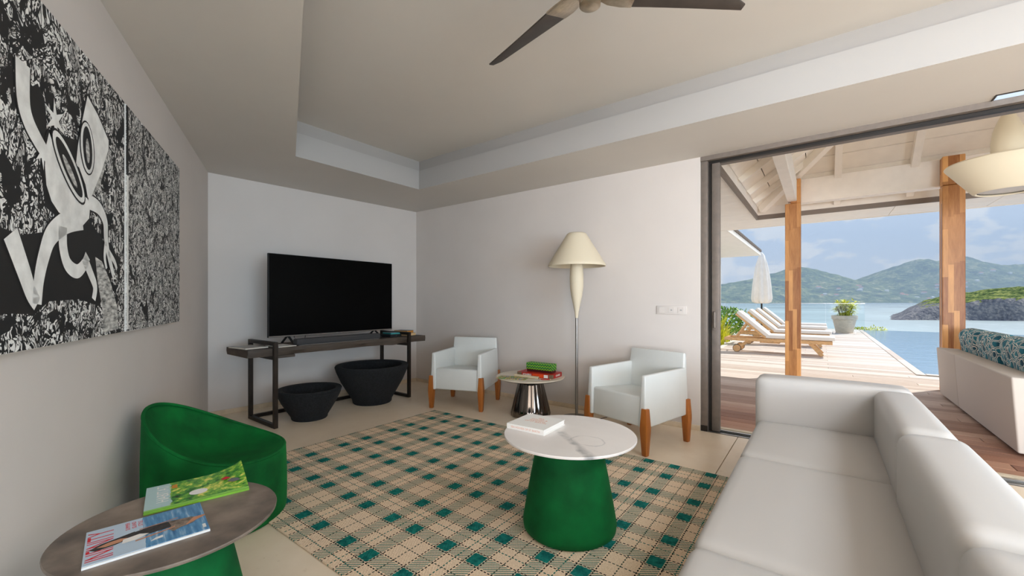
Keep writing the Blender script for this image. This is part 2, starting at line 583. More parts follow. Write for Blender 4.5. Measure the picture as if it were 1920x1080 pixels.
# patterned outdoor cushion
m, nt, b = new_mat('leaf_print_cushion')
v = coords(nt, 'Object')
nz = nt.nodes.new('ShaderNodeTexNoise'); nz.inputs['Scale'].default_value = 6.0
nt.links.new(v, nz.inputs['Vector'])
ad = nt.nodes.new('ShaderNodeVectorMath'); ad.operation = 'MULTIPLY_ADD'
ad.inputs[1].default_value = (0.09, 0.09, 0.09)
nt.links.new(nz.outputs['Color'], ad.inputs[0]); nt.links.new(v, ad.inputs[2])
ve = voronoi(nt, ad.outputs[0], 13.5, 'DISTANCE_TO_EDGE')
vf = voronoi(nt, ad.outputs[0], 13.0)
line = (ve - 0.095).abs().lt(0.045)
tint = ramp(nt, noise(nt, v, 9, 2), [(0.35, (20, 66, 86)), (0.6, (36, 134, 152))])
c = mixc(nt, line, tint, (222, 222, 212))
setc(nt, b, c); b.inputs['Roughness'].default_value = 0.85
M['cushion_print'] = m

# doodle art print
def doodle(name, sc_, thr):
    m, nt, b = new_mat(name)
    v = coords(nt, 'Object', (1, 1, 0.8))
    nz = nt.nodes.new('ShaderNodeTexNoise'); nz.inputs['Scale'].default_value = 9 * sc_; nz.inputs['Detail'].default_value = 3
    nt.links.new(v, nz.inputs['Vector'])
    ad = nt.nodes.new('ShaderNodeVectorMath'); ad.operation = 'MULTIPLY_ADD'
    ad.inputs[1].default_value = (0.14 / sc_,) * 3
    nt.links.new(nz.outputs['Color'], ad.inputs[0]); nt.links.new(v, ad.inputs[2])
    f = noise(nt, ad.outputs[0], 7.5 * sc_, 3, 0.55, 1.6)
    g = noise(nt, ad.outputs[0], 21 * sc_, 2, 0.5, 0.8)
    line1 = (f * 11.0).frac().lt(0.36)
    line2 = (g * 5.0).frac().lt(0.24)
    cell = voronoi(nt, ad.outputs[0], 9 * sc_, 'DISTANCE_TO_EDGE').lt(0.03)
    big = noise(nt, v, 6.5 * sc_, 4, 0.65, 0.8)
    blob = big.gt(thr)
    dark = line1.max(line2).max(cell)
    wmask = blob * (dark * -1.0 + 1.0)
    tone = noise(nt, v, 17 * sc_, 3)
    wc = ramp(nt, tone, [(0.30, (150, 149, 146)), (0.46, (236, 235, 231)), (0.8, (242, 241, 238))])
    c = mixc(nt, wmask, (24, 24, 25), wc)
    setc(nt, b, c); b.inputs['Roughness'].default_value = 0.7
    return m


M['doodle_a'] = doodle('crowd_drawing_large', 1.0, 0.44)
M['doodle_b'] = doodle('crowd_drawing_dense', 1.5, 0.40)

# magazines
m, nt, b = new_mat('sea_photo_cover')
v = coords(nt, 'Object')
x, y, z = xyz(nt, v)
n1 = noise(nt, coords(nt, 'Object', (90, 9, 1)), 1.0, 4)
sea_ = ramp(nt, n1, [(0.3, (40, 104, 156)), (0.55, (92, 150, 192)), (0.75, (198, 214, 226))])
c = mixc(nt, (x + n1 * 0.02).gt(0.0), (186, 206, 224), sea_)
setc(nt, b, c); b.inputs['Roughness'].default_value = 0.3
M['cover_sea'] = m
m, nt, b = new_mat('garden_photo_cover')
v = coords(nt, 'Object')
x, y, z = xyz(nt, v)
n1 = noise(nt, v, 48, 5, 0.6); n2 = noise(nt, v, 16, 2)
gar = ramp(nt, n1 * 0.7 + n2 * 0.3, [(0.36, (14, 52, 22)), (0.45, (50, 140, 44)), (0.54, (128, 188, 56)), (0.62, (236, 226, 110))])
c = mixc(nt, (x + 0.075 + (n1 - 0.5) * 0.03).gt(0.0), (176, 206, 208), gar)
c = mixc(nt, y.lt(-0.098), c, (140, 204, 84))
setc(nt, b, c); b.inputs['Roughness'].default_value = 0.3
M['cover_garden'] = m
m, nt, b = new_mat('colour_map_print')
n1 = noise(nt, coords(nt, 'Object'), 14, 2)
setc(nt, b, ramp(nt, n1, [(0.0, (204, 160, 84)), (0.4, (84, 140, 76)), (0.5, (206, 170, 96)), (0.58, (92, 104, 132)), (0.66, (214, 212, 206))], 'CONSTANT'))
M['map_print'] = m
m, nt, b = new_mat('grey_blue_cover')
n1 = noise(nt, coords(nt, 'Object'), 9, 4)
setc(nt, b, ramp(nt, n1, [(0.3, (110, 122, 140)), (0.5, (186, 182, 176)), (0.7, (120, 108, 100))]))
M['grey_cover'] = m

# glass (thin pane)
m, nt, b = new_mat('clear_glass')
nt.nodes.remove(b)
tr = nt.nodes.new('ShaderNodeBsdfTransparent'); tr.inputs[0].default_value = (0.93, 0.965, 0.97, 1)
gl = nt.nodes.new('ShaderNodeBsdfGlossy'); gl.inputs['Roughness'].default_value = 0.02
fr = nt.nodes.new('ShaderNodeFresnel'); fr.inputs[0].default_value = 1.12
mx = nt.nodes.new('ShaderNodeMixShader')
nt.links.new(fr.outputs[0], mx.inputs[0]); nt.links.new(tr.outputs[0], mx.inputs[1]); nt.links.new(gl.outputs[0], mx.inputs[2])
nt.links.new(mx.outputs[0], nt.nodes['Material Output'].inputs[0])
M['glass'] = m


def water(name, c, rough, sc_, st, wave=(1, 1, 1), glint_specks=0.0):
    m, nt, b = new_mat(name)
    b.inputs['Base Color'].default_value = lin(c); b.inputs['Roughness'].default_value = rough
    b.inputs['IOR'].default_value = 1.33
    v = coords(nt, 'Object', wave)
    h = noise(nt, v, sc_, 5, 0.65)
    bump(nt, b, h, st, 0.3)
    if glint_specks:
        big = noise(nt, coords(nt, 'Object'), 0.006, 4)
        n = noise(nt, v, sc_ * 1.1, 6, 0.7)
        c2 = ramp(nt, big, [(0.3, tuple(int(q * 0.9) for q in c)), (0.7, tuple(min(255, int(q * 1.12)) for q in c))])
        setc(nt, b, mixc(nt, ((n - 0.57) * 7.0).clamp() * glint_specks, c2, (226, 232, 234)))  # white specks paint glitter into the water colour
    return m


M['sea'] = water('sea_water', (164, 178, 178), 0.38, 0.10, 0.5, (1, 2.2, 1), 0.9)
M['pool'] = water('pool_water', (140, 172, 196), 0.05, 1.6, 0.06, (1, 1.5, 1))

# hills
def hillmat(name, stops, s1, s2):
    m, nt, b = new_mat(name)
    v = coords(nt, 'Object')
    n = noise(nt, v, s1, 8, 0.68); n2 = noise(nt, v, s2, 3, 0.6)
    setc(nt, b, ramp(nt, n * 0.6 + n2 * 0.4, stops))
    b.inputs['Roughness'].default_value = 0.95; b.inputs['Specular IOR Level'].default_value = 0.05
    bump(nt, b, n2, 0.9, 14.0)
    return m


M['hill'] = hillmat('island_scrub', [(0.37, (24, 48, 36)), (0.46, (74, 102, 58)), (0.54, (134, 148, 88)), (0.63, (206, 196, 150))], 0.012, 0.05)
m, nt, b = new_mat('headland_scrub_and_rock')
v = coords(nt, 'Object')
geo = nt.nodes.new('ShaderNodeNewGeometry')
nx, ny, nz_ = xyz(nt, geo.outputs['True Normal'])
n = noise(nt, v, 0.13, 7, 0.65); n2 = noise(nt, v, 0.6, 4, 0.6)
veg = ramp(nt, n * 0.55 + n2 * 0.45, [(0.40, (26, 48, 28)), (0.49, (78, 102, 52)), (0.58, (158, 162, 92))])
rock = ramp(nt, n * 0.4 + n2 * 0.6, [(0.34, (84, 88, 98)), (0.5, (128, 128, 132)), (0.66, (178, 172, 164))])
px3, py3, pz3 = xyz(nt, v)
setc(nt, b, mixc(nt, (nz_ + (n2 - 0.5) * 0.5).lt(0.80).max((pz3 + (n - 0.5) * 22.0 + (n2 - 0.5) * 5.0).lt(-1.5)), veg, rock))
b.inputs['Roughness'].default_value = 0.95; b.inputs['Specular IOR Level'].default_value = 0.05
bump(nt, b, n2, 1.0, 1.5)
M['headland'] = m
M['house_wall'] = plain('far_house_wall', (250, 246, 240), 0.9)
M['house_roof'] = plain('far_house_roof', (226, 128, 92), 0.9)
M['house_roof_w'] = plain('far_house_white_roof', (252, 250, 246), 0.9)

# ------------------------------------------------------------------ room shell
CZ = 2.465       # lowered ceiling
TZ = 2.80        # tray ceiling
C0 = (-4.74, 4.0); K = (6.0, 4.0); R1 = (6.0, -6.5); R2 = (0.2, -6.5); R3 = (0.2, -0.877); L0 = (-4.95, 1.5)
JN = -0.872      # end of the solid wall, start of the sliding door opening
DR = 3.6         # right end of the opening

# floor: two cut slabs with a saw joint between them
fl = MB().prism([C0, K, R1, R2, R3, L0], -0.12, -0.012).build('floor', M['tile_grout'])
struct(fl)
xs = -0.572
MB().prism([C0, (xs - 0.003, 4.0), (xs - 0.003, -0.52), L0], -0.012, 0.0).build('floor_slab', M['floor'], fl)
MB().prism([(xs + 0.003, 4.0), K, R1, R2, R3, (xs + 0.003, -0.523)], -0.012, 0.0).build('floor_slab', M['floor'], fl)


def wall_prism(a, b, th, z0, z1, out):
    a, b, o = Vector(a), Vector(b), Vector(out).normalized() * th
    return MB().prism([a, b, b + o, a + o], z0, z1)


ld = Vector((0.908, -0.419)).normalized()
lnrm = Vector((0.419, 0.908)).normalized()      # into the room
struct(wall_prism(L0, R3, 0.2, -0.12, 3.0, -lnrm).build('wall_left', M['wall']))
tvd = (Vector(C0) - Vector(L0)).normalized(); tvn = Vector((tvd.y, -tvd.x))
struct(wall_prism((L0[0], L0[1]), (C0[0], C0[1]), 0.2, -0.12, 3.0, -tvn).build('wall_back', M['wall']))
struct(MB().bb(-4.95, JN, 4.0, 4.28, -0.12, 3.0).build('wall_right', M['wall']))
struct(MB().bb(DR, 6.2, 4.0, 4.28, -0.12, 3.0).build('wall_right_end', M['wall']))
struct(MB().bb(JN, DR, 4.0, 4.28, CZ, 3.0).build('wall_above_door', M['wall']))
ew = MB(); ew.bb(6.0, 6.2, -6.7, -4.2, -0.12, 3.0); ew.bb(6.0, 6.2, 0.8, 4.0, -0.12, 3.0)
ew.bb(6.0, 6.2, -4.2, 0.8, -0.12, 0.06); ew.bb(6.0, 6.2, -4.2, 0.8, 2.34, 3.0)
struct(ew.build('wall_east', M['wall']))
wf_ = MB(); wf_.bb(6.08, 6.15, -4.2, -4.13, 0.06, 2.34); wf_.bb(6.08, 6.15, 0.73, 0.8, 0.06, 2.34); wf_.bb(6.08, 6.15, -4.13, 0.73, 0.06, 0.13); wf_.bb(6.08, 6.15, -4.13, 0.73, 2.27, 2.34); wf_.bb(6.08, 6.15, -1.74, -1.66, 0.13, 2.27)
w2 = struct(wf_.build('window_added', M['frame_alu']))  # unseen window added to carry the east fill light
MB().bb(6.11, 6.12, -4.13, 0.73, 0.13, 2.27).build('pane', M['glass'], w2)
struct(MB().bb(0.0, 0.2, -6.7, -0.90, -0.12, 3.0).build('wall_return', M['wall']))
# rear wall with a wide assumed window, out of view
rw = MB(); rw.bb(0.2, 0.5, -6.7, -6.5, -0.12, 3.0); rw.bb(5.7, 6.0, -6.7, -6.5, -0.12, 3.0)
rw.bb(0.5, 5.7, -6.7, -6.5, -0.12, 0.06); rw.bb(0.5, 5.7, -6.7, -6.5, 2.34, 3.0)
struct(rw.build('wall_rear', M['wall']))
wf_ = MB(); wf_.bb(0.5, 0.57, -6.65, -6.58, 0.06, 2.34); wf_.bb(5.63, 5.7, -6.65, -6.58, 0.06, 2.34)
wf_.bb(0.57, 5.63, -6.65, -6.58, 0.06, 0.13); wf_.bb(0.57, 5.63, -6.65, -6.58, 2.27, 2.34); wf_.bb(3.06, 3.14, -6.65, -6.58, 0.13, 2.27)
w1 = struct(wf_.build('window_assumed', M['frame_alu']))  # unseen window assumed behind the camera to carry the rear fill light
MB().bb(0.57, 5.63, -6.62, -6.61, 0.13, 2.27).build('pane', M['glass'], w1)

# lowered ceiling with the tray cut out of it
outer = [Vector((p[0], p[1], 0)) for p in (C0, K, R1, R2, R3, L0)]
tray = [(-3.745, 3.20), (3.2, 3.20), (3.2, -0.36), (0.92, -0.36), (-3.77, 1.803)]
tp = [Vector((p[0], p[1], 0)) for p in tray]
tri = tessellate_polygon([outer, tp])
allp = outer + tp
cb = MB(); cb.add([(p.x, p.y, CZ) for p in allp], [tuple(t) for t in tri])
struct(cb.build('ceiling_lowered', M['ceil'], recalc=False))


def offset(poly, d):
    n = len(poly); out = []
    for i in range(n):
        a, b_, c_ = Vector(poly[i - 1]), Vector(poly[i]), Vector(poly[(i + 1) % n])
        e1 = (b_ - a).normalized(); e2 = (c_ - b_).normalized()
        n1_ = Vector((e1.y, -e1.x)); n2_ = Vector((e2.y, -e2.x))
        k = (n1_ + n2_); k = k / (1 + n1_.dot(n2_))
        out.append(b_ - k * d)
    return [(p.x, p.y) for p in out]


# vertical lip (proud) then a recessed band up to the tray ceiling
big_ = offset(tray, -0.028)
area = sum(tray[i][0] * tray[(i + 1) % 5][1] - tray[(i + 1) % 5][0] * tray[i][1] for i in range(5))
if area < 0: big_ = offset(tray, -0.028)
if abs(big_[0][0]) < abs(tray[0][0]): big_ = offset(tray, 0.028)
lp = MB(); n = 5
vs = [(p[0], p[1], CZ) for p in tray] + [(p[0], p[1], 2.68) for p in tray] + [(p[0], p[1], 2.68) for p in big_]
fs = [(k * n + i, k * n + (i + 1) % n, (k + 1) * n + (i + 1) % n, (k + 1) * n + i) for k in range(2) for i in range(n)]
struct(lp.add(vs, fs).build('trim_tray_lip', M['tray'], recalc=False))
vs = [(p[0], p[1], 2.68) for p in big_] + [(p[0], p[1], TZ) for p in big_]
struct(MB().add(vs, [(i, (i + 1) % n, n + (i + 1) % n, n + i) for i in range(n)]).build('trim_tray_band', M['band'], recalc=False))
struct(MB().prism([(-4.2, 3.6), (3.6, 3.6), (3.6, -0.8), (0.4, -0.8), (-4.2, 1.5)], TZ, TZ + 0.05).build('ceiling', M['ceil']))
struct(MB().bb(-5.4, 6.2, -6.7, 4.28, 3.0, 3.12).build('ceiling_roof_slab', M['render_white']))

# stone baseboards
struct(MB().bb(-4.74, JN, 3.985, 4.0, 0, 0.045).build('baseboard_right', M['stone'], bevel=0.003))
a_, b_ = Vector(L0), Vector(C0)
struct(MB().prism([a_, b_, b_ + tvn * 0.015, a_ + tvn * 0.015], 0, 0.045).build('baseboard_back', M['stone']))
a_, b_ = Vector(L0), Vector(R3)
struct(MB().prism([a_, b_, b_ + lnrm * 0.015, a_ + lnrm * 0.015], 0, 0.045).build('baseboard_left', M['stone']))

# sliding door: head track, stacked leaf stiles in the jamb, floor track
d1 = struct(MB().bb(JN, DR, 4.0, 4.045, 2.425, CZ).build('door_1', M['frame_alu']))
MB().bb(JN, DR, 4.058, 4.10, 2.405, CZ).build('head_track', M['black_alu'], d1)
MB().bb(JN, DR, 4.045, 4.058, 2.435, CZ).build('track_gap', M['deck_white'], d1)
MB().bb(JN, DR, 4.10, 4.25, 2.43, CZ).build('head_track', M['frame_alu'], d1)
MB().bb(JN + 0.002, -0.815, 4.012, 4.06, 0, 2.425).build('door_stile', M['frame_alu'], d1, bevel=0.003)
MB().bb(-0.83, -0.795, 4.06, 4.10, 0, 2.41).build('stile_gap', M['black_alu'], d1)
MB().bb(-0.79, -0.725, 4.062, 4.11, 0, 2.41).build('door_stile', M['frame_alu'], d1, bevel=0.003)
MB().bb(JN + 0.002, -0.815, 4.006, 4.012, 0.0, 0.05).build('stile_foot', M['black_alu'], d1)
hb = MB(); hb.rbox((-0.762, 4.037, 1.00), (0.022, 0.03, 0.15), 0.010, 4)
h_ = hb.build('door_handle', M['frame_alu'], d1, smooth=True)
MB().lathe([(0.016, 0), (0.016, 0.006)], 16).build('handle_rose', M['frame_alu'], h_, (-0.762, 4.052, 0.925))
h_.children[0].rotation_euler = (PI / 2, 0, 0)
tk = MB(); tk.bb(-0.82, DR, 4.055, 4.075, -0.02, 0.004); tk.bb(-0.82, DR, 4.115, 4.135, -0.02, 0.004)
MB().bb(-0.86, DR, 4.0, 4.26, -0.06, -0.018).build('floor_track', M['black_alu'], d1)
MB().bb(-0.82, DR, 4.02, 4.035, -0.02, 0.002).build('track_rail', M['silver'], d1)
MB().bb(-0.82, DR, 4.115, 4.135, -0.02, 0.004).build('track_rail', M['silver'], d1)
MB().bb(-0.82, DR, 4.2, 4.25, -0.02, -0.002).build('threshold', M['stone'], d1)

# glazed hatch in the lowered ceiling at the door head
m, nt, b = new_mat('hatch_glow')
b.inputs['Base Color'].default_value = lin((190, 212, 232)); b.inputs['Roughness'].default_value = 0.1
b.inputs['Emission Color'].default_value = lin((176, 196, 214)); b.inputs['Emission Strength'].default_value = 0.7  # emission stands in for the sky, no opening behind the pane
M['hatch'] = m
hp = thing('ceiling_hatch', 'pale blue glowing glass hatch set in the ceiling above the sliding door', 'hatch', (1.6, 3.955, CZ))
hb = MB(); hb.bb(-0.72, 0.9, -0.05, -0.043, -0.006, 0.001); hb.bb(-0.72, -0.712, -0.043, 0.04, -0.006, 0.001); hb.bb(0.892, 0.9, -0.043, 0.04, -0.006, 0.001)
hb.build('hatch_frame', M['dark_metal'], hp)
MB().bb(-0.712, 0.892, -0.043, 0.04, -0.004, 0.001).build('hatch_pane', M['hatch'], hp)

# ------------------------------------------------------------------ terrace, pool, sea, hills
DZ = -0.02
deck = struct(MB().bb(-2.0, 1.36, 4.28, 22.3, -0.30, -0.055).build('terrace_deck', M['soil']))
MB().bb(1.36, 8.0, 4.28, 9.42, -0.30, -0.055).build('deck_base', M['soil'], deck)
pw = 0.147
row = 0
y = 4.29
pm = {}


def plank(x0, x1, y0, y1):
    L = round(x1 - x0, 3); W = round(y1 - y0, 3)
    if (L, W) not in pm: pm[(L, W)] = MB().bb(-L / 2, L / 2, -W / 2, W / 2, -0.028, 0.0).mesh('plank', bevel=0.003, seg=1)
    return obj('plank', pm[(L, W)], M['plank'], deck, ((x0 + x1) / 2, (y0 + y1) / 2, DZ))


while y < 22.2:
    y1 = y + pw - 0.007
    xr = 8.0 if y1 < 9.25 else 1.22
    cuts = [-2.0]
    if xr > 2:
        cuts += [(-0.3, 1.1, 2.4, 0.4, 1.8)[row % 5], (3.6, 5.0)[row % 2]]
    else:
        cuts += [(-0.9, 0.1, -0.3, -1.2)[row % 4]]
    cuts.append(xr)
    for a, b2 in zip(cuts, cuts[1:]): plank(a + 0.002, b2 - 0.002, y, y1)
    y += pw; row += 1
# border boards beside the pool
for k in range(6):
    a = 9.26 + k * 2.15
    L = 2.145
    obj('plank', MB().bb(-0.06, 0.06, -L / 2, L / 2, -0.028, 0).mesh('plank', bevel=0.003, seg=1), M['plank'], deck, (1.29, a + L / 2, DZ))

pool = struct(MB().bb(1.36, 14.0, 9.44, 23.2, -0.6, -0.075).build('swimming_pool', M['pool']))
MB().bb(1.36, 8.0, 9.30, 9.44, -0.05, -0.02).build('coping', M['pool_tile'], pool)
gr_ = struct(MB().bb(-9.0, -2.0, 4.28, 24.0, -0.4, -0.08).build('gravel_bed', M['gravel']))
MB().bb(-2.12, -2.0, 9.5, 22.3, -0.2, -0.01).build('kerb', M['pool_tile'], gr_)

SEA_Z = -12.0
sm = MB(); sm.add([(-6000, 30, SEA_Z), (8000, 30, SEA_Z), (8000, 9000, SEA_Z), (-6000, 9000, SEA_Z)], [(0, 1, 2, 3)])
struct(sm.build('sea', M['sea'], recalc=False))
# slope of the garden down to the water below the terrace
sl = MB(); sl.add([(-30, 22.6, -0.4), (1.2, 22.6, -0.4), (1.2, 24.0, -2.5), (-30, 24.0, -2.5), (-30, 60, -13), (20, 60, -13), (20, 23.4, -2.5)], [(0, 1, 2, 3), (3, 2, 6, 5, 4)])
struct(sl.build('garden_slope', M['leaf_green'], recalc=False))


def interp(prof, x):
    if x <= prof[0][0]: return prof[0][1]
    for (a, p), (b_, q) in zip(prof, prof[1:]):
        if x <= b_:
            t = (x - a) / (b_ - a); t = t * t * (3 - 2 * t) * 0.5 + t * 0.5
            return p + (q - p) * t
    return prof[-1][1]


from mathutils import noise as mn


def fbm(x, y, s, o=5, seed=0.0):
    v = 0; a = 1; t = 0
    for k in range(o):
        v += a * mn.noise(Vector((x / s + seed, y / s - seed, seed * 1.7))); t += a; a *= 0.5; s *= 0.5
    return v / t


# island: heights along the ridge in metres over the sea, lateral position in metres (seen from the house)
RIDGE = 3300.0
prof = [(-1500, 90), (900, 100), (1400, 125), (1652, 136), (1874, 168), (2043, 222), (2300, 284), (2427, 252), (2555, 222), (2725, 168), (2832, 150),
        (2980, 200), (3108, 262), (3214, 338), (3300, 341), (3398, 325), (3500, 348), (3628, 362), (3747, 325), (3917, 290), (4002, 298), (4087, 302), (4500, 330), (5200, 240), (6500, 160)]
prof = [(a, b_ + 6) for a, b_ in prof]


def hill_h(X_, Y_):
    p = interp(prof, X_ + 30 * fbm(X_, Y_, 300, 3, 5))
    t = max(0.0, min(1.0, (Y_ - 2560) / (RIDGE - 2560)))
    f = t ** 1.15
    if Y_ > RIDGE: f = max(0.2, 1 - (Y_ - RIDGE) / 1400.0)
    gul = fbm(X_, Y_ * 0.6, 420, 6, 2.3)
    h = p * f + gul * 95 * math.sin(PI * min(1, t)) ** 0.8 + 30 * f * fbm(X_, Y_, 60, 3, 9) * (1 - t * 0.6)
    foot = 34 * math.exp(-((X_ - 1560) / 190) ** 2) + 40 * math.exp(-((X_ - 1900) / 170) ** 2) + 22 * math.exp(-((X_ - 2500) / 260) ** 2)
    h += foot * math.exp(-((Y_ - 2660) / 70) ** 2)
    return h + SEA_Z + 1.5 - (8 if Y_ < 2575 else 0)


hv = []; hf = []
nx_, ny_ = 300, 70
for j in range(ny_ + 1):
    Y_ = 2540 + (4300 - 2540) * (j / ny_)
    for i in range(nx_ + 1):
        X_ = -600 + 6000 * i / nx_
        hv.append((X_, Y_, hill_h(X_, Y_)))
for j in range(ny_):
    for i in range(nx_):
        a = j * (nx_ + 1) + i
        hf.append((a, a + 1, a + nx_ + 2, a + nx_ + 1))
isl = MB().add(hv, hf).build('far_island', M['hill'], smooth=True, recalc=False, angle=180)
isl.rotation_euler = (0, 0, YAW)
tag(isl, 'hilly green island across the bay with three peaks', 'island')

# near headland
def head_h(X_, Y_):
    # crest height above the sea by lateral position; cliff towards the camera
    Xe = X_ - 0.93 * (Y_ - 282)
    crest = interp([(256, 0), (262, 1.2), (266, 3.5), (274, 8.5), (288, 14), (305, 17.5), (322, 20.5), (342, 23), (369, 25.5), (500, 32), (700, 30)], Xe + 3 * fbm(X_, Y_, 14, 3, 3))
    shore = 282 - 14 * max(0, min(1, (X_ - 290) / 60)) + 5 * fbm(X_, 0, 25, 3, 4)
    t = (Y_ - shore) / 70.0
    if t < 0: return SEA_Z - 2
    cl_ = min(1.0, t / 0.085) ** 0.8
    r = 0.62 * cl_ + 0.38 * min(1.0, t) ** 0.8
    if t > 1.3: r *= max(0.0, 1 - (t - 1.3) / 1.2)
    low = 1.0 if X_ > 300 else 1.0
    h = crest * r * low + (2.6 * fbm(X_, Y_, 18, 4, 1) + 1.3 * fbm(X_, Y_, 5, 3, 7)) * min(1, t * 6) * min(1.0, max(0.12, (Xe - 258) / 30))
    return SEA_Z + h - 0.3


hv = []; hf = []
nx_, ny_ = 260, 70
for j in range(ny_ + 1):
    Y_ = 255 + 215 * (j / ny_) ** 1.3
    for i in range(nx_ + 1):
        X_ = 258 + 560 * (i / nx_) ** 1.25
        hv.append((X_, Y_, head_h(X_, Y_)))
for j in range(ny_):
    for i in range(nx_):
        a = j * (nx_ + 1) + i
        hf.append((a, a + 1, a + nx_ + 2, a + nx_ + 1))
hd = MB().add(hv, hf).build('rocky_headland', M['headland'], smooth=True, recalc=False, angle=180)
hd.rotation_euler = (0, 0, YAW)
tag(hd, 'rocky headland with scrub on top jutting into the bay', 'headland')

# far houses on the island slopes
RZ = Matrix.Rotation(YAW, 4, 'Z')
hm = [MB().bb(-11, 11, -6, 6, -6, 5).mesh('wall'), MB().bb(-16, 16, -6, 6, -6, 4.5).mesh('wall')]
rm = []
for wx in (12.5, 17.5):
    rb = MB(); rb.add([(-wx, -7.5, 4.5), (wx, -7.5, 4.5), (wx, 7.5, 4.5), (-wx, 7.5, 4.5), (-wx * 0.6, 0, 9), (wx * 0.6, 0, 9)], [(0, 1, 5, 4), (2, 3, 4, 5), (1, 2, 5), (3, 0, 4), (0, 3, 2, 1)])
    rm.append(rb.mesh('roof'))
for k in hm: k.materials.append(M['house_wall'])
for k in rm: k.materials.append(None)
spots = [(1690, 2850), (1725, 2790), (1800, 2900), (1850, 2760), (1980, 2880), (2060, 2760), (2120, 2800), (2180, 2940), (2260, 2860), (2330, 2770), (2390, 2830), (2450, 2920),
         (2520, 2780), (2590, 2740), (2640, 2800), (2700, 2760), (2720, 2850), (2790, 2770), (2850, 2800), (2880, 2890), (2930, 2790), (2960, 2850), (3010, 2930), (3050, 2960), (3090, 2940), (3130, 2860),
         (3180, 2900), (3330, 2960), (3460, 3050), (3560, 3060), (3640, 3020), (3720, 2990), (3800, 3010), (3890, 2980), (2150, 2740), (1900, 2840)]
for i, (X_, Y_) in enumerate(spots):
    k = i % 2; red = (i % 3 != 0)
    p = RZ @ Vector((X_, Y_, hill_h(X_, Y_) + 4))
    h_ = thing('hillside_house', 'small pale house with ' + ('terracotta' if red else 'white') + ' roof on the far hillside', 'house', p, YAW + random.uniform(-0.4, 0.4), 'houses on the far hillside with ' + ('terracotta' if red else 'white') + ' roofs')
    o = obj('house_wall', hm[k], None, h_)
    r_ = obj('roof', rm[k], None, h_)
    r_.material_slots[0].link = 'OBJECT'; r_.material_slots[0].material = M['house_roof' if red else 'house_roof_w']

# sea haze over the bay
hz_ = MB(); hz_.bb(-600, 6000, 700, 2535, SEA_Z + 1, 420)
hm_ = bpy.data.materials.new('sea_haze'); hm_.use_nodes = True
nt = hm_.node_tree; nt.nodes.remove(nt.nodes['Principled BSDF'])
vs_ = nt.nodes.new('ShaderNodeVolumePrincipled')
vs_.inputs['Color'].default_value = (0.62, 0.80, 1.0, 1)
vs_.inputs['Density'].default_value = 0.00042
vs_.inputs['Anisotropy'].default_value = 0.0
nt.links.new(vs_.outputs[0], nt.nodes['Material Output'].inputs['Volume'])
hzo = hz_.build('bay_haze', hm_)
hzo.rotation_euler = (0, 0, YAW)
struct(hzo)

# ---- pavilion roof over the terrace
EN, ES = -0.88, 8.33      # inner eave edges (left, far)
EZ = 2.60
PIT = 0.735
so = struct(MB().bb(EN - 0.0, 7.5, 8.33, 8.36, 2.58, 2.655).build('eave_trim', M['eave_trim']))
MB().bb(EN - 0.03, EN, 4.30, 8.36, 2.58, 2.655).build('eave_trim', M['eave_trim'], so)
# flat outer soffit boards (each board a part)
sf = struct(MB().bb(-3.6, 7.5, 8.40, 9.34, 2.70, 2.74).build('outer_soffit', M['render_white']))
MB().bb(-3.6, -0.92, 4.3, 8.40, 2.70, 2.74).build('soffit_back', M['render_white'], sf)
yy = 4.30; k = 0
while yy < 8.3:
    MB().bb(-3.6, EN - 0.035, yy + 0.003, min(8.35, yy + 0.49) - 0.003, 2.602, 2.62).build('soffit_board', M['soffit_out'], sf, bevel=0.002, seg=1); yy += 0.49
for (a, b2) in ((8.362, 8.85), (8.85, 9.33)):
    for (p, q) in ((-3.6, -0.45), (-0.45, 0.9), (0.9, 2.0), (2.0, 3.4), (3.4, 7.5)) if a < 8.5 else ((-3.6, -0.45), (-0.45, 0.9), (0.9, 2.0), (2.0, 7.5)):
        MB().bb(p + 0.003, q - 0.003, a + 0.002, b2 - 0.002, 2.602, 2.62).build('soffit_board', M['soffit_out'], sf, bevel=0.002, seg=1)
MB().bb(-1.52, 7.5, 9.33, 9.345, 2.59, 2.75).build('fascia', M['render_white'], sf)

pv = struct(MB().bb(-3.6, 7.5, 3.9, 9.34, 4.6, 4.65).build('pavilion_roof', M['render_white']))
MB().bb(-3.6, -3.5, 3.9, 9.34, 2.74, 4.6).build('roof_gable', M['render_white'], pv)
MB().bb(-3.6, 7.5, 9.30, 9.34, 2.75, 3.0).build('roof_edge', M['render_white'], pv)


def zr(d): return 2.655 + PIT * d      # underside of rafters at inset d


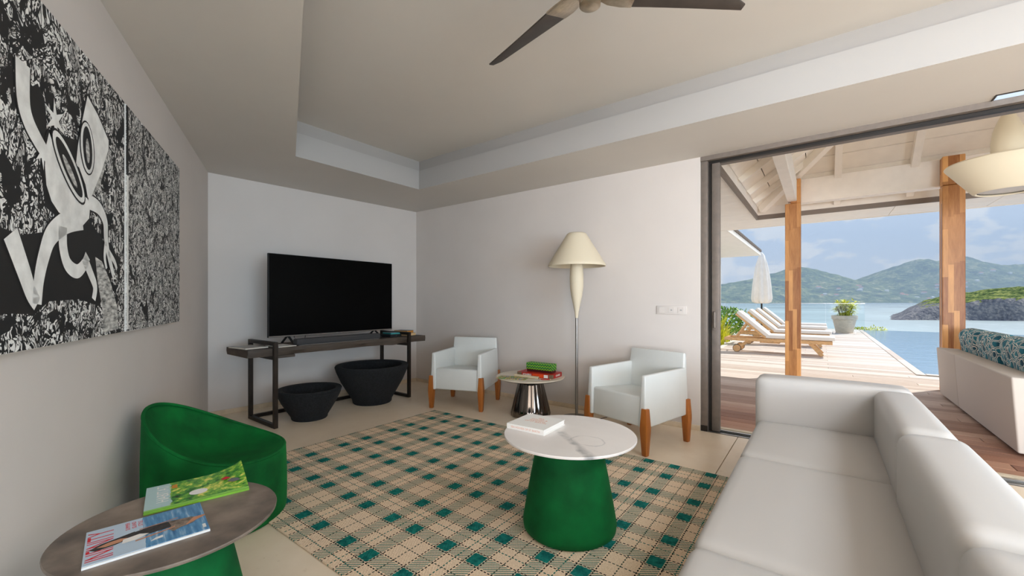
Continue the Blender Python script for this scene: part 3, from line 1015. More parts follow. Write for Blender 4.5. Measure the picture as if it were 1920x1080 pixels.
HB = 0.13
ridge_d = 2.1
nb = 9
bw = ridge_d / nb
for k in range(nb):
    d0, d1_ = k * bw + 0.003, (k + 1) * bw - 0.007
    z0, z1 = zr(d0) + HB, zr(d1_) + HB
    # far slope
    MB().add([(EN + d0, ES - d0, z0), (7.5, ES - d0, z0), (7.5, ES - d1_, z1), (EN + d1_, ES - d1_, z1),
              (EN + d0, ES - d0, z0 + 0.02), (7.5, ES - d0, z0 + 0.02), (7.5, ES - d1_, z1 + 0.02), (EN + d1_, ES - d1_, z1 + 0.02)],
             [(0, 3, 2, 1), (4, 5, 6, 7), (0, 1, 5, 4), (1, 2, 6, 5), (2, 3, 7, 6), (3, 0, 4, 7)]).build('roof_board', M['deck_white'], pv)
    # left slope
    MB().add([(EN + d0, 4.0, z0), (EN + d0, ES - d0, z0), (EN + d1_, ES - d1_, z1), (EN + d1_, 4.0, z1),
              (EN + d0, 4.0, z0 + 0.02), (EN + d0, ES - d0, z0 + 0.02), (EN + d1_, ES - d1_, z1 + 0.02), (EN + d1_, 4.0, z1 + 0.02)],
             [(0, 3, 2, 1), (4, 5, 6, 7), (0, 1, 5, 4), (1, 2, 6, 5), (2, 3, 7, 6), (3, 0, 4, 7)]).build('roof_board', M['deck_white'], pv)
# house-side slope coming down to the door wall
zt = zr(ridge_d) + HB
MB().add([(EN, 6.23, zt), (7.5, 6.23, zt), (7.5, 4.1, zt - 1.2), (EN, 4.1, zt - 1.2)], [(0, 1, 2, 3)]).build('roof_lining', M['deck_white'], pv)
# backing above the boards closes the joints
MB().add([(EN - 0.03, ES + 0.03, zr(0) + HB + 0.03), (7.5, ES + 0.03, zr(0) + HB + 0.03), (7.5, ES - ridge_d, zt + 0.04), (EN + ridge_d, ES - ridge_d, zt + 0.04), (EN + ridge_d, 4.0, zt + 0.04), (EN - 0.03, 4.0, zr(0) + HB + 0.03)],
         [(0, 1, 2, 3), (0, 3, 4, 5)]).build('roof_backing', M['soil'], pv)
# frieze strip closing the rafter feet above the trim
MB().bb(EN - 0.02, 7.5, 8.331, 8.35, 2.655, 2.86).build('frieze', M['beam_white'], pv)
MB().bb(EN - 0.02, EN - 0.001, 4.3, 8.331, 2.655, 2.86).build('frieze', M['beam_white'], pv)
for x in (0.2, 1.03, 1.86, 2.69, 3.52, 4.35):
    dmax = min(ridge_d, x - EN)
    MB().bar((x, ES - 0.02, zr(0.02) + HB / 2), (x, ES - dmax, zr(dmax) + HB / 2), 0.085, HB, (0, 0, 1)).build('rafter', M['beam_white'], pv, bevel=0.004, seg=1)
for yv in (7.62, 6.95, 6.17, 5.38, 4.6):
    dmax = min(ridge_d, ES - yv)
    MB().bar((EN + 0.02, yv, zr(0.02) + HB / 2 + 0.02), (EN + dmax, yv, zr(dmax) + HB / 2 + 0.02), 0.045, HB - 0.04, (0, 0, 1)).build('rafter', M['beam_white'], pv, bevel=0.004, seg=1)
MB().bar((EN + 0.05, ES - 0.05, zr(0.05) + 0.06), (EN + ridge_d, ES - ridge_d, zr(ridge_d) + 0.06), 0.10, 0.16, (0, 0, 1)).build('hip_rafter', M['beam_white'], pv, bevel=0.004, seg=1)
MB().bar((-0.36, 8.30, zr(0.03) + HB / 2), (-0.36, 7.85, zr(0.48) + HB / 2), 0.10, HB, (0, 0, 1)).build('rafter', M['beam_white'], pv, bevel=0.004, seg=1)
be = struct(MB().bb(-0.30, 7.5, 7.84, 7.92, 2.70, 3.06).build('terrace_beam', M['beam_white'], bevel=0.006, seg=1))
MB().bb(-0.30, 7.5, 7.80, 7.96, 2.685, 2.70).build('beam_flange', M['beam_white'], be)
struct(MB().bb(-0.42, -0.30, 4.25, 7.80, 2.70, 3.02).build('terrace_beam', M['beam_white'], bevel=0.006, seg=1))

po = MB(); po.bb(-0.10, 0.10, -0.08, 0.10, 0, 2.69); po.bb(-0.03, 0.10, -0.08, 0.075, 2.69, 3.06)
p1 = po.build('terrace_post', M['post'], None, (-0.35, 7.76, DZ), bevel=0.006, seg=1)
tag(p1, 'laminated hardwood post behind the far end of the white leather sofa', 'post', 'hardwood terrace posts')
po = MB(); po.bb(-0.104, 0.104, -0.08, 0.10, 0, 2.69); po.bb(-0.104, 0.104, -0.08, 0.075, 2.695, 3.07)
p2 = po.build('terrace_post', M['post'], None, (1.37, 7.76, DZ), bevel=0.006, seg=1)
tag(p2, 'laminated hardwood post rising behind the outdoor sofa with patterned cushions', 'post', 'hardwood terrace posts')

# wing of the house to the left with its own eave
wg = struct(MB().bb(-3.6, -1.53, 9.36, 15.2, 2.66, 2.70).build('wing_roof', M['render_white']))
yy = 9.36
while yy < 15.1:
    MB().bb(-3.6, -1.55, yy + 0.003, min(15.2, yy + 0.45) - 0.003, 2.602, 2.62).build('soffit_board', M['soffit_out'], wg); yy += 0.45
MB().bb(-1.55, -1.53, 9.36, 15.2, 2.60, 2.70).build('fascia', M['render_white'], wg)
tm = MB()
for k in range(0, 33): tm.tube([(-3.6, 9.45 + k * 0.175, 2.735), (-1.50, 9.45 + k * 0.175, 2.735)], 0.042, 8)
tag(tm.build('roof_tiles', M['eave_trim'], wg, smooth=True), kind='stuff')
struct(MB().bb(-3.6, -2.64, 14.5, 15.0, -0.1, 2.60).build('wall_wing', M['render_white']))

# ------------------------------------------------------------------ left wall pictures
wL = Vector((L0[0], L0[1], 0)); wD = Vector((ld.x, ld.y, 0)); wN = Vector((lnrm.x, lnrm.y, 0))


def picture(label, t0, t1, z0, z1, art):
    # local frame: x along the wall towards the camera (+t), y out of the wall, z up; origin at (t0, z0)
    o = thing('wall_canvas', label, 'painting', wL + wD * t0 + Vector((0, 0, z0)), math.atan2(ld.y, ld.x), 'black and white canvases on the left wall')
    W, H = t1 - t0, z1 - z0
    MB().bb(0, W, 0.006, 0.040, 0, H).build('stretcher_canvas', M['paper'], o, bevel=0.002, seg=1)
    MB().bb(0.002, W - 0.002, 0.040, 0.0412, 0.002, H - 0.002).build('printed_face', art, o)
    return o


pa = picture('narrow black and white canvas crowded with tiny figures, nearest the television corner', 1.462, 2.548, 1.025, 2.097, M['doodle_b'])
pb = picture('large black and white canvas of two long-legged horn shapes over a crowd', 2.572, 4.25, 1.025, 2.097, M['doodle_a'])
_sx, _cx, _f, _hz = math.sin(YAW), math.cos(YAW), 775.0, 564.0


# drawing on the large canvas, in metres from its lower corner next to the small canvas (x along the wall, z up)
def art(pts, mat, lv, name='drawn_shape'):
    b_ = poly_plate(pts, 0.0413 + lv * 0.0004, lambda x, z, th: (x, th, z))
    return b_.build(name, M[mat], pb, recalc=False)


def ell(cx, cy, rx, ry, ang=0.0, n=28):
    ca, sa = math.cos(ang), math.sin(ang)
    return [(cx + rx * math.cos(q) * ca - ry * math.sin(q) * sa, cy + rx * math.cos(q) * sa + ry * math.sin(q) * ca) for q in [2 * PI * i / n for i in range(n)]]


def stroke(pts, wd):
    # smooth ribbon through the points
    P = [Vector((p[0], p[1])) for p in pts]
    sm_ = []
    for i in range(len(P) - 1):
        a, b_, c_, d_ = P[max(i - 1, 0)], P[i], P[i + 1], P[min(i + 2, len(P) - 1)]
        for k in range(6):
            t = k / 6.0
            sm_.append(0.5 * ((2 * b_) + (c_ - a) * t + (2 * a - 5 * b_ + 4 * c_ - d_) * t * t + (3 * b_ - a - 3 * c_ + d_) * t ** 3))
    sm_.append(P[-1])
    Ls, Rs = [], []
    for i, p in enumerate(sm_):
        t = (sm_[min(i + 1, len(sm_) - 1)] - sm_[max(i - 1, 0)]).normalized()
        w_ = (wd[0] + (wd[1] - wd[0]) * i / (len(sm_) - 1)) / 2
        n_ = Vector((-t.y, t.x)) * w_
        Ls.append(p + n_); Rs.append(p - n_)
    return [(p.x, p.y) for p in Ls + Rs[::-1]]


for pts in ([(0.845, 0.334), (0.719, 0.36), (0.607, 0.443), (0.54, 0.421), (0.376, 0.449), (0.31, 0.42), (0.24, 0.389), (0.189, 0.269), (0.287, 0.122), (0.476, 0.151), (0.691, 0.143), (0.772, 0.105), (0.845, 0.107), (1.1, 0.12), (1.1, 0.35)],
            [(0.81, 0.767), (0.759, 0.806), (0.719, 0.778), (0.705, 0.714), (0.712, 0.625), (0.772, 0.65), (0.804, 0.697)],
            [(0.705, 0.69), (0.48, 0.725), (0.47, 0.637), (0.36, 0.535), (0.42, 0.43), (0.566, 0.405), (0.715, 0.44), (0.745, 0.565), (0.73, 0.639)]):
    art(pts, 'art_black', 1)
art([(0.333, 0.319), (0.264, 0.305), (0.176, 0.227), (0.094, 0.119), (0.08, 0.019), (0.252, 0.014), (0.264, 0.121), (0.31, 0.221)], 'art_grey', 2)
CONE = [(0.408, 0.922), (0.31, 0.887), (0.199, 0.824), (0.199, 0.786), (0.276, 0.668), (0.376, 0.543), (0.406, 0.536), (0.426, 0.58), (0.48, 0.63), (0.506, 0.631), (0.489, 0.708), (0.453, 0.812)]
CUP = [(0.694, 0.68), (0.713, 0.633), (0.72, 0.568), (0.711, 0.509), (0.679, 0.465), (0.631, 0.438), (0.574, 0.432), (0.522, 0.426), (0.448, 0.424), (0.393, 0.46), (0.385, 0.514), (0.41, 0.532), (0.513, 0.549), (0.631, 0.619)]


def grow(pts, d):
    c_ = Vector((sum(p[0] for p in pts) / len(pts), sum(p[1] for p in pts) / len(pts)))
    return [tuple(c_ + (Vector(p) - c_) * (1 + d / max(0.05, (Vector(p) - c_).length))) for p in pts]


limbs = [([(0.841, 0.83), (0.838, 0.726), (0.812, 0.672), (0.759, 0.632), (0.700, 0.600)], (0.075, 0.05)),
         ([(0.453, 0.449), (0.574, 0.415), (0.676, 0.358), (0.722, 0.29), (0.753, 0.211), (0.764, 0.135)], (0.085, 0.05)),
         ([(0.764, 0.135), (0.797, 0.168), (0.834, 0.228), (0.90, 0.33)], (0.05, 0.075)),
         ([(0.602, 0.395), (0.599, 0.327), (0.566, 0.271), (0.495, 0.251), (0.434, 0.281), (0.405, 0.316)], (0.06, 0.045)),
         ([(0.438, 0.309), (0.385, 0.256), (0.337, 0.201), (0.351, 0.150)], (0.05, 0.035)),
         ([(0.400, 0.524), (0.299, 0.517), (0.235, 0.473), (0.225, 0.402), (0.199, 0.342), (0.142, 0.255)], (0.06, 0.03)),
         ([(0.199, 0.352), (0.131, 0.316), (0.103, 0.285)], (0.03, 0.02)),
         ([(0.225, 0.391), (0.240, 0.328), (0.22, 0.280)], (0.03, 0.018))]
for pts, wd in limbs: art(stroke(pts, (wd[0] + 0.014, wd[1] + 0.012)), 'art_black', 3, 'drawn_outline')
art(grow(CONE, 0.012), 'art_black', 3, 'drawn_outline'); art(grow(CUP, 0.012), 'art_black', 3, 'drawn_outline')
for pts, wd in limbs: art(stroke(pts, wd), 'art_white', 4, 'drawn_limb')
art(CONE, 'art_white', 5, 'drawn_horn'); art(CUP, 'art_white', 5, 'drawn_horn')
art([(0.376, 0.545), (0.276, 0.668), (0.199, 0.786), (0.21, 0.74), (0.30, 0.60)], 'art_grey', 6, 'drawn_shading')
for (cx_, cz_, ra, rb, an) in ((0.412, 0.722, 0.100, 0.066, 1.45), (0.556, 0.604, 0.155, 0.058, 0.66)):
    art(ell(cx_, cz_, ra, rb, an), 'art_black', 7, 'drawn_ring'); art(ell(cx_, cz_, ra * 0.94, rb * 0.88, an), 'art_white', 8, 'drawn_ring')
    art(ell(cx_, cz_, ra * 0.80, rb * 0.62, an), 'art_black', 9, 'drawn_hollow'); art(ell(cx_, cz_ - 0.01, ra * 0.45, rb * 0.25, an), 'art_grey', 10, 'drawn_shading')
# star shapes
for (cx_, cz_, r_) in ((0.655, 0.735, 0.07), (0.735, 0.60, 0.05)):
    art([(cx_ + (r_ if k % 2 == 0 else r_ * 0.32) * math.cos(k * PI / 6 + 0.4), cz_ + (r_ if k % 2 == 0 else r_ * 0.32) * math.sin(k * PI / 6 + 0.4)) for k in range(12)], 'art_white', 6, 'drawn_star')
# white upright strip on the edge of the narrow canvas
MB().bb(1.055, 1.084, 0.0412, 0.0418, 0.01, 0.74).build('drawn_strip', M['art_white'], pa)
MB().bb(1.055, 1.084, 0.0412, 0.0418, 0.74, 1.068).build('drawn_strip', M['art_black'], pa)


# ------------------------------------------------------------------ television and console
def console():
    o = thing('console_table', 'long dark wooden console table on thin metal legs under the television', 'console', (0, 0, 0))
    top = MB()
    # live-edge slab: slightly wavy front edge
    ns = 40; y0, y1_ = 1.517, 3.543
    vs = []; fs = []
    for i in range(ns + 1):
        yv = y0 + (y1_ - y0) * i / ns
        wv = 0.012 * math.sin(i * 0.5) + 0.006 * math.sin(i * 1.3)
        kn = 0.018 * math.exp(-((yv - 3.05) / 0.10) ** 2)
        vs += [(-4.035 + wv * 0.4, yv, 0.732), (-4.030 + wv * 0.4, yv, 0.70), (-4.045 + wv + kn, yv, 0.662 - kn * 0.6), (-4.50, yv, 0.665), (-4.52, yv, 0.70), (-4.515, yv, 0.732)]
    for i in range(ns):
        for k in range(6):
            a = i * 6 + k; b_ = i * 6 + (k + 1) % 6
            fs.append((a, b_, b_ + 6, a + 6))
    fs.append((0, 1, 2, 3, 4, 5)); fs.append(tuple(ns * 6 + k for k in (5, 4, 3, 2, 1, 0)))
    top.add(vs, fs).build('table_top', M['slab'], o, smooth=True, angle=35)
    th = 0.034
    for yv in (1.735, 3.27):
        dx_ = 0.03 * 0
        for xv in (-4.008, -4.545):
            MB().bb(xv - th / 2, xv + th / 2, yv - 0.018, yv + 0.018, 0.0, 0.79).build('leg', M['dark_metal'], o, bevel=0.002, seg=1)
        MB().bb(-4.528, -4.025, yv - 0.018, yv + 0.018, 0.756, 0.79).build('top_bar', M['dark_metal'], o, bevel=0.002, seg=1)
        MB().bb(-4.528, -4.025, yv - 0.018, yv + 0.018, 0.0, 0.034).build('bottom_bar', M['dark_metal'], o, bevel=0.002, seg=1)
        MB().bb(-4.528, -4.025, yv - 0.018, yv + 0.018, 0.627, 0.661).build('support_bar', M['dark_metal'], o, bevel=0.002, seg=1)
    MB().bb(-4.562, -4.528, 1.753, 3.252, 0.0, 0.034).build('bottom_rail', M['dark_metal'], o, bevel=0.002, seg=1)
    MB().bb(-4.14, -4.04, 1.76, 1.93, 0.635, 0.661).build('support_block', M['slab'], o, bevel=0.003, seg=1)
    return o


console()

tv = thing('television', 'large flat black television standing on the wooden console', 'television', (-4.34, 2.535, 0.732), math.radians(1.2))
MB().bb(-0.012, 0.018, -0.735, 0.735, 0.075, 0.905).build('housing', M['black_matt'], tv, bevel=0.004)
MB().bb(0.018, 0.0195, -0.729, 0.729, 0.092, 0.900).build('screen', M['tv_screen'], tv)
MB().bb(0.018, 0.020, -0.733, 0.733, 0.078, 0.089).build('lower_bezel', M['frame_alu'], tv)
MB().bb(0.020, 0.0206, -0.022, 0.022, 0.080, 0.087).build('maker_mark', M['silver'], tv)
MB().bb(-0.07, -0.012, -0.45, 0.45, 0.20, 0.70).build('back_cover', M['black_matt'], tv, bevel=0.01)
for yv in (-0.54, 0.49):
    f_ = MB(); f_.bar((0.0, yv, 0.085), (0.125, yv, 0.006), 0.022, 0.012); f_.bar((-0.01, yv, 0.085), (-0.125, yv, 0.006), 0.022, 0.012)
    f_.build('foot', M['black_matt'], tv, bevel=0.002, seg=1)
f_ = MB(); f_.tube([(-0.05, -0.42, 0.2), (-0.06, -0.45, 0.06), (-0.03, -0.43, 0.02), (-0.08, -0.40, 0.006)], 0.003, 6)
f_.build('cable', M['black_matt'], tv, smooth=True)
f_ = MB(); f_.tube([(-0.05, -0.36, 0.2), (-0.06, -0.33, 0.07), (-0.04, -0.35, 0.02), (-0.08, -0.30, 0.006)], 0.003, 6)
f_.build('cable', M['black_matt'], tv, smooth=True)

sb = thing('soundbar', 'slim dark grey soundbar in front of the television', 'soundbar', (-4.13, 2.445, 0.732))
MB().rbox((0, 0, 0.034), (0.09, 0.95, 0.062), 0.012, 6).build('speaker_cloth', M['grey_cloth'], sb, smooth=True)
MB().bb(-0.04, 0.0465, -0.46, 0.46, 0.0, 0.004).build('base_trim', M['silver'], sb)

# magazines at the left end of the console
mg = thing('magazine', 'grey and blue magazine lying on the left end of the console', 'magazine', (-4.28, 1.615, 0.732), math.radians(6))
MB().bb(-0.15, 0.15, -0.10, 0.10, 0, 0.010).build('pages', M['page'], mg)
MB().bb(-0.15, 0.15, -0.10, 0.10, 0.010, 0.0115).build('cover', M['grey_cover'], mg)
mg = thing('magazine', 'pale magazine lying on the console under the left foot of the television', 'magazine', (-4.19, 1.865, 0.732), math.radians(4))
MB().bb(-0.12, 0.12, -0.085, 0.085, 0, 0.006).build('pages', M['page'], mg)
MB().bb(-0.12, 0.12, -0.085, 0.085, 0.006, 0.0066).build('cover', M['paper'], mg)
# books at the right end
bk = thing('paperback_book', 'thick cream paperback at the bottom of the book pile on the console', 'book', (-4.26, 3.42, 0.732), math.radians(8))
MB().bb(-0.11, 0.11, -0.065, 0.065, 0.0, 0.030).build('pages', M['bookcream'], bk); MB().bb(-0.111, 0.111, -0.066, 0.066, 0.030, 0.032).build('cover', M['booktop'], bk)
bk = thing('paperback_book', 'orange-edged paperback on top of the book pile on the console', 'book', (-4.27, 3.40, 0.764), math.radians(14))
MB().bb(-0.10, 0.10, -0.065, 0.065, 0.0, 0.028).build('pages', M['bookorange'], bk); MB().bb(-0.101, 0.101, -0.066, 0.066, 0.028, 0.031).build('cover', M['booktop'], bk)
bk = thing('paperback_book', 'thin teal and dark paperback lying beside the right end frame of the console', 'book', (-4.22, 3.17, 0.767), math.radians(-8))
MB().bb(-0.10, 0.10, -0.06, 0.06, 0.0, 0.016).build('pages', M['teal_ink'], bk); MB().bb(-0.101, 0.101, -0.061, 0.061, 0.016, 0.018).build('cover', M['booktop'], bk)
sbx = thing('set_top_box', 'low black media box under the small teal paperback on the console', 'media box', (-4.22, 3.165, 0.732), 0)
MB().bb(-0.10, 0.10, -0.08, 0.08, 0.002, 0.035).build('case', M['black_matt'], sbx, bevel=0.003)
MB().bb(0.1, 0.101, -0.004, 0.004, 0.014, 0.022).build('indicator', M['silver'], sbx)


def bowl(label, loc, R, rb, H):
    o = thing('stone_bowl', label, 'bowl', loc, 0, 'black stone bowls under the console')
    t = R * 0.17
    pr = [(rb * 0.96, 0), (rb, 0.01), (rb * 1.02, H * 0.10), (rb + (R - rb) * 0.32, H * 0.32), (rb + (R - rb) * 0.66, H * 0.58), (rb + (R - rb) * 0.92, H * 0.84), (R, H * 0.965), (R - 0.008, H), (R - t, H - 0.004), (R - t - 0.01, H * 0.95), (R * 0.70, H * 0.6), (R * 0.45, H * 0.35), (0.02, H * 0.28)]
    MB().lathe(pr, 48).build('bowl_body', M['lava'], o, smooth=True, angle=50)
    return o


bowl('small black cast stone bowl on the floor under the console', (-4.10, 2.10, 0), 0.30, 0.165, 0.30)
bowl('large black cast stone bowl on the floor under the console', (-4.17, 2.87, 0), 0.405, 0.215, 0.435)
# floor-level socket behind the bowls
sk = thing('socket_plate', 'small white wall socket low behind the black bowls', 'socket', (-4.865, 2.52, 0.10), 0)
MB().bb(0.0, 0.010, -0.10, 0.10, 0.0, 0.08).build('plate', M['white_plastic'], sk, bevel=0.002)
MB().bb(0.010, 0.012, -0.03, 0.03, 0.02, 0.06).build('insert', M['paper'], sk)

# ------------------------------------------------------------------ armchairs
def armchair(label, loc, rz):
    # local: front edge at y=0 facing -y, x across, depth to +y
    o = thing('armchair', label, 'armchair', loc, rz, 'white plastic armchairs with wooden legs')
    W, D = 0.60, 0.60
    hx = W / 2
    mt = M['white_plastic']

    def slab(name, pts, y_or_x, prof):
        return None
    # seat shell with front apron
    s_ = MB()
    s_.add([(-0.245, 0.015, 0.205), (0.245, 0.015, 0.205), (0.245, 0.56, 0.235), (-0.245, 0.56, 0.235),
            (-0.245, 0.028, 0.435), (0.245, 0.028, 0.435), (0.245, 0.53, 0.395), (-0.245, 0.53, 0.395)],
           [(0, 3, 2, 1), (4, 5, 6, 7), (0, 1, 5, 4), (1, 2, 6, 5), (2, 3, 7, 6), (3, 0, 4, 7)])
    s_.build('seat', mt, o, bevel=0.018, seg=4)
    for sx in (-1, 1):
        a = MB()
        i0, i1 = 0.236, 0.30        # bottom inner / outer
        t0, t1 = 0.248, 0.288       # top inner / outer
        vs = [(sx * i0, 0.0, 0.205), (sx * i1, 0.0, 0.205), (sx * i1, 0.585, 0.225), (sx * i0, 0.585, 0.225),
              (sx * t0, 0.018, 0.602), (sx * t1, 0.018, 0.602), (sx * t1, 0.57, 0.612), (sx * t0, 0.57, 0.612)]
        a.add(vs, [(0, 3, 2, 1), (4, 5, 6, 7), (0, 1, 5, 4), (1, 2, 6, 5), (2, 3, 7, 6), (3, 0, 4, 7)])
        a.build('armrest', mt, o, bevel=0.012, seg=3)
    b_ = MB()
    vs = [(-0.298, 0.50, 0.225), (0.298, 0.50, 0.225), (0.298, 0.59, 0.225), (-0.298, 0.59, 0.225),
          (-0.272, 0.565, 0.735), (0.272, 0.565, 0.735), (0.272, 0.60, 0.73), (-0.272, 0.60, 0.73)]
    b_.add(vs, [(0, 3, 2, 1), (4, 5, 6, 7), (0, 1, 5, 4), (1, 2, 6, 5), (2, 3, 7, 6), (3, 0, 4, 7)])
    b_.build('backrest', mt, o, bevel=0.014, seg=3)
    for sx in (-1, 1):
        for yy_ in (0.018, 0.572):
            lg = MB(); cx = sx * 0.289
            prof = [(0.0, 0.019), (0.02, 0.021), (0.19, 0.030), (0.22, 0.030), (0.355, 0.022)]
            vs = []; fs = []
            for (z, r) in prof:
                vs += [(cx - r, yy_ - r, z), (cx + r, yy_ - r, z), (cx + r, yy_ + r, z), (cx - r, yy_ + r, z)]
            for j in range(len(prof) - 1):
                for k in range(4):
                    fs.append((j * 4 + k, j * 4 + (k + 1) % 4, j * 4 + 4 + (k + 1) % 4, j * 4 + 4 + k))
            fs.append((0, 3, 2, 1)); e = len(prof) * 4 - 4; fs.append((e, e + 1, e + 2, e + 3))
            lg.add(vs, fs).build('leg', M['chair_leg'], o, bevel=0.004, seg=2)
    return o


def place_chair(label, fl_, fr_):
    a, b_ = Vector(fl_), Vector(fr_)
    d_ = (b_ - a).normalized(); c_ = (a + b_) / 2
    armchair(label, (c_.x, c_.y, 0), math.atan2(d_.y, d_.x))


place_chair('white plastic armchair with teak legs in the corner beside the television', (-3.42, 3.075), (-2.855, 3.283))
place_chair('white plastic armchair with teak legs between the floor lamp and the sliding door', (-1.60, 3.245), (-1.085, 3.085))

# ------------------------------------------------------------------ pedestal tables
def pedestal(name, label, loc, R, H, th, rt, rb, topm, basem, smooth_base=True, rim=True):
    o = thing(name, label, 'table', loc)
    MB().lathe([(R - 0.006, H - th), (R - 0.001, H - th + 0.003), (R, H - 0.003), (R - 0.002, H)], 72).build('table_top', topm, o, smooth=True, angle=30)
    if rim: MB().lathe([(R - 0.02, H - th - 0.006), (R - 0.006, H - th)], 72).build('top_edge', M['black_matt'], o, smooth=True, angle=30)
    pr = [(rb * 0.93, 0), (rb * 0.985, 0.012), (rb, 0.04)]
    for k in range(1, 9):
        t = k / 8.0
        pr.append((rb + (rt - rb) * (t * 0.88 + 0.12 * t * t), 0.04 + (H - th - 0.05 - 0.04) * t))
    MB().lathe(pr, 56).build('pedestal', basem, o, smooth=True, angle=60)
    MB().lathe([(rt * 0.99, H - th - 0.05), (rt * 0.97, H - th - 0.006)], 56).build('collar', basem, o, smooth=True, angle=60)
    return o


pedestal('coffee_table', 'round white marble coffee table on a green velvet pedestal, on the rug', (-1.039, 1.881, 0.012), 0.336, 0.478, 0.014, 0.168, 0.238, M['marble'], M['velvet_base'])
pedestal('side_table', 'round dark stone side table on a green pedestal beside the green tub chair', (-1.607, 0.40, 0), 0.276, 0.49, 0.012, 0.14, 0.215, M['grey_stone'], M['velvet_base'])

# the pale table with the fluted, mirror-dark base
o = thing('side_table', 'round pale side table on a fluted shiny dark base between the two armchairs', 'table', (-2.394, 3.52, 0))
MB().lathe([(0.335, 0.383), (0.35, 0.39), (0.35, 0.397), (0.348, 0.40)], 72).build('table_top', M['beige_top'], o, smooth=True, angle=30)
MB().lathe([(0.32, 0.376), (0.335, 0.383)], 72).build('top_edge', M['black_matt'], o, smooth=True, angle=30)
pr = [(0.185, 0), (0.20, 0.006), (0.205, 0.03)] + [(0.205 - 0.085 * (k / 8), 0.03 + 0.345 * (k / 8)) for k in range(1, 9)]
MB().lathe(pr, 144, fold=lambda a, j: 1 + 0.028 * abs(math.cos(a * 8)) - 0.014).build('fluted_base', M['chrome'], o, smooth=True, angle=40)

# board games and small things on the pale table
tb = Vector((-2.394, 3.52, 0.40))
gb = thing('board_game_box', 'red board game box lying under the green zigzag box on the pale table', 'game box', (-2.315, 3.565, 0.4005), math.radians(4))
MB().bb(-0.20, 0.20, -0.11, 0.11, 0, 0.043).build('box', M['red'], gb, bevel=0.002, seg=1)
MB().bb(-0.2003, -0.145, -0.1108, -0.11, 0.002, 0.042).build('side_picture', M['brown'], gb)
MB().bb(0.165, 0.2006, -0.1108, -0.11, 0.002, 0.042).build('side_picture', M['brown'], gb)
MB().bb(-0.02, 0.115, -0.1106, -0.11, 0.004, 0.038).build('side_panel', M['orange'], gb)
MB().bb(0.11, 0.155, -0.1112, -0.11, 0.006, 0.036).build('price_sticker', M['white_ink'], gb)
RX = Matrix.Rotation(PI / 2, 4, 'X')
text('lettering', 'SCRABBLE', 0.026, M['white_ink'], gb, Matrix.Translation((-0.082, -0.1115, 0.022)) @ RX, sx=0.85, bold=0.0006)
MB().bb(0.2, 0.2008, -0.108, -0.075, 0.002, 0.041).build('side_picture', M['brown'], gb)
text('lettering', 'SCRABBLE', 0.026, M['white_ink'], gb, Matrix.Translation((0.2012, 0.02, 0.022)) @ Matrix.Rotation(PI / 2, 4, 'Z') @ RX, sx=0.85, bold=0.0006)
gz = thing('game_box', 'green zigzag-patterned box with a maroon base on top of the red game box', 'game box', (-2.30, 3.575, 0.4440), math.radians(3))
MB().bb(-0.145, 0.145, -0.045, 0.045, 0.0, 0.024).build('box_base', M['maroon'], gz, bevel=0.002, seg=1)
MB().bb(-0.15, 0.15, -0.05, 0.05, 0.024, 0.088).build('lid', M['zigzag'], gz, bevel=0.002, seg=1)
rp = thing('rolled_card', 'beige roll of card lying in front of the red game box', 'card roll', (-2.33, 3.385, 0.4005), math.radians(2))
rb_ = MB(); rb_.tube([(-0.16, 0, 0.0145), (0.12, 0, 0.0145)], 0.014, 14)
rb_.build('roll', M['kraft'], rp, smooth=True, angle=50)
MB().tube([(0.12, 0, 0.0145), (0.1215, 0, 0.0145)], 0.010, 12).build('roll_end', M['brown'], rp)
bd = thing('game_board', 'colourful printed map board lying flat on the pale table', 'board', (-2.465, 3.305, 0.4005), math.radians(18))
MB().bb(-0.15, 0.15, -0.075, 0.075, 0, 0.004).build('board', M['map_print'], bd)
cd_ = thing('paper_card', 'small white card with a grey mark on the pale table', 'card', (-2.205, 3.36, 0.4005), math.radians(-6))
MB().bb(-0.045, 0.045, -0.025, 0.025, 0, 0.002).build('card', M['paper'], cd_)
MB().bb(0.005, 0.03, -0.008, 0.008, 0.002, 0.0024).build('mark', M['grey_ink'], cd_)
pn = thing('red_pencil', 'short red pencil at the right side of the pale table', 'pencil', (-2.145, 3.415, 0.4005), math.radians(40))
MB().tube([(-0.05, 0, 0.005), (0.04, 0, 0.005)], 0.0045, 6).build('barrel', M['red'], pn)
MB().tube([(0.04, 0, 0.005), (0.052, 0, 0.005)], [0.0045, 0.001], 6).build('tip', M['kraft'], pn)

# white book on the marble table
bk = thing('hardback_book', 'white hardback book with pale orange lettering on the marble coffee table', 'book', (-1.232, 1.868, 0.4905), math.radians(2))
MB().bb(-0.113, 0.108, -0.108, 0.112, 0.003, 0.025).build('pages', M['paper'], bk)
cv_ = MB(); cv_.bb(-0.116, 0.112, -0.113, 0.115, 0.025, 0.028); cv_.bb(-0.116, 0.112, -0.113, 0.115, 0.0, 0.003); cv_.bb(-0.116, 0.112, -0.1135, -0.1105, 0.003, 0.025)
cv_.build('cover', M['white_ink'], bk)
text('cover_lettering', 'SEA\nHOUSES &\nGARDENS\nOF ST BARTH', 0.022, M['pale_orange_ink'], bk, Matrix.Translation((0.0, 0.02, 0.0283)), ext=0.0002)
text('spine_lettering', 'SEA HOUSES OF ST BARTH', 0.015, M['pale_orange_ink'], bk, Matrix.Translation((0.0, -0.1137, 0.014)) @ RX, ext=0.0002)

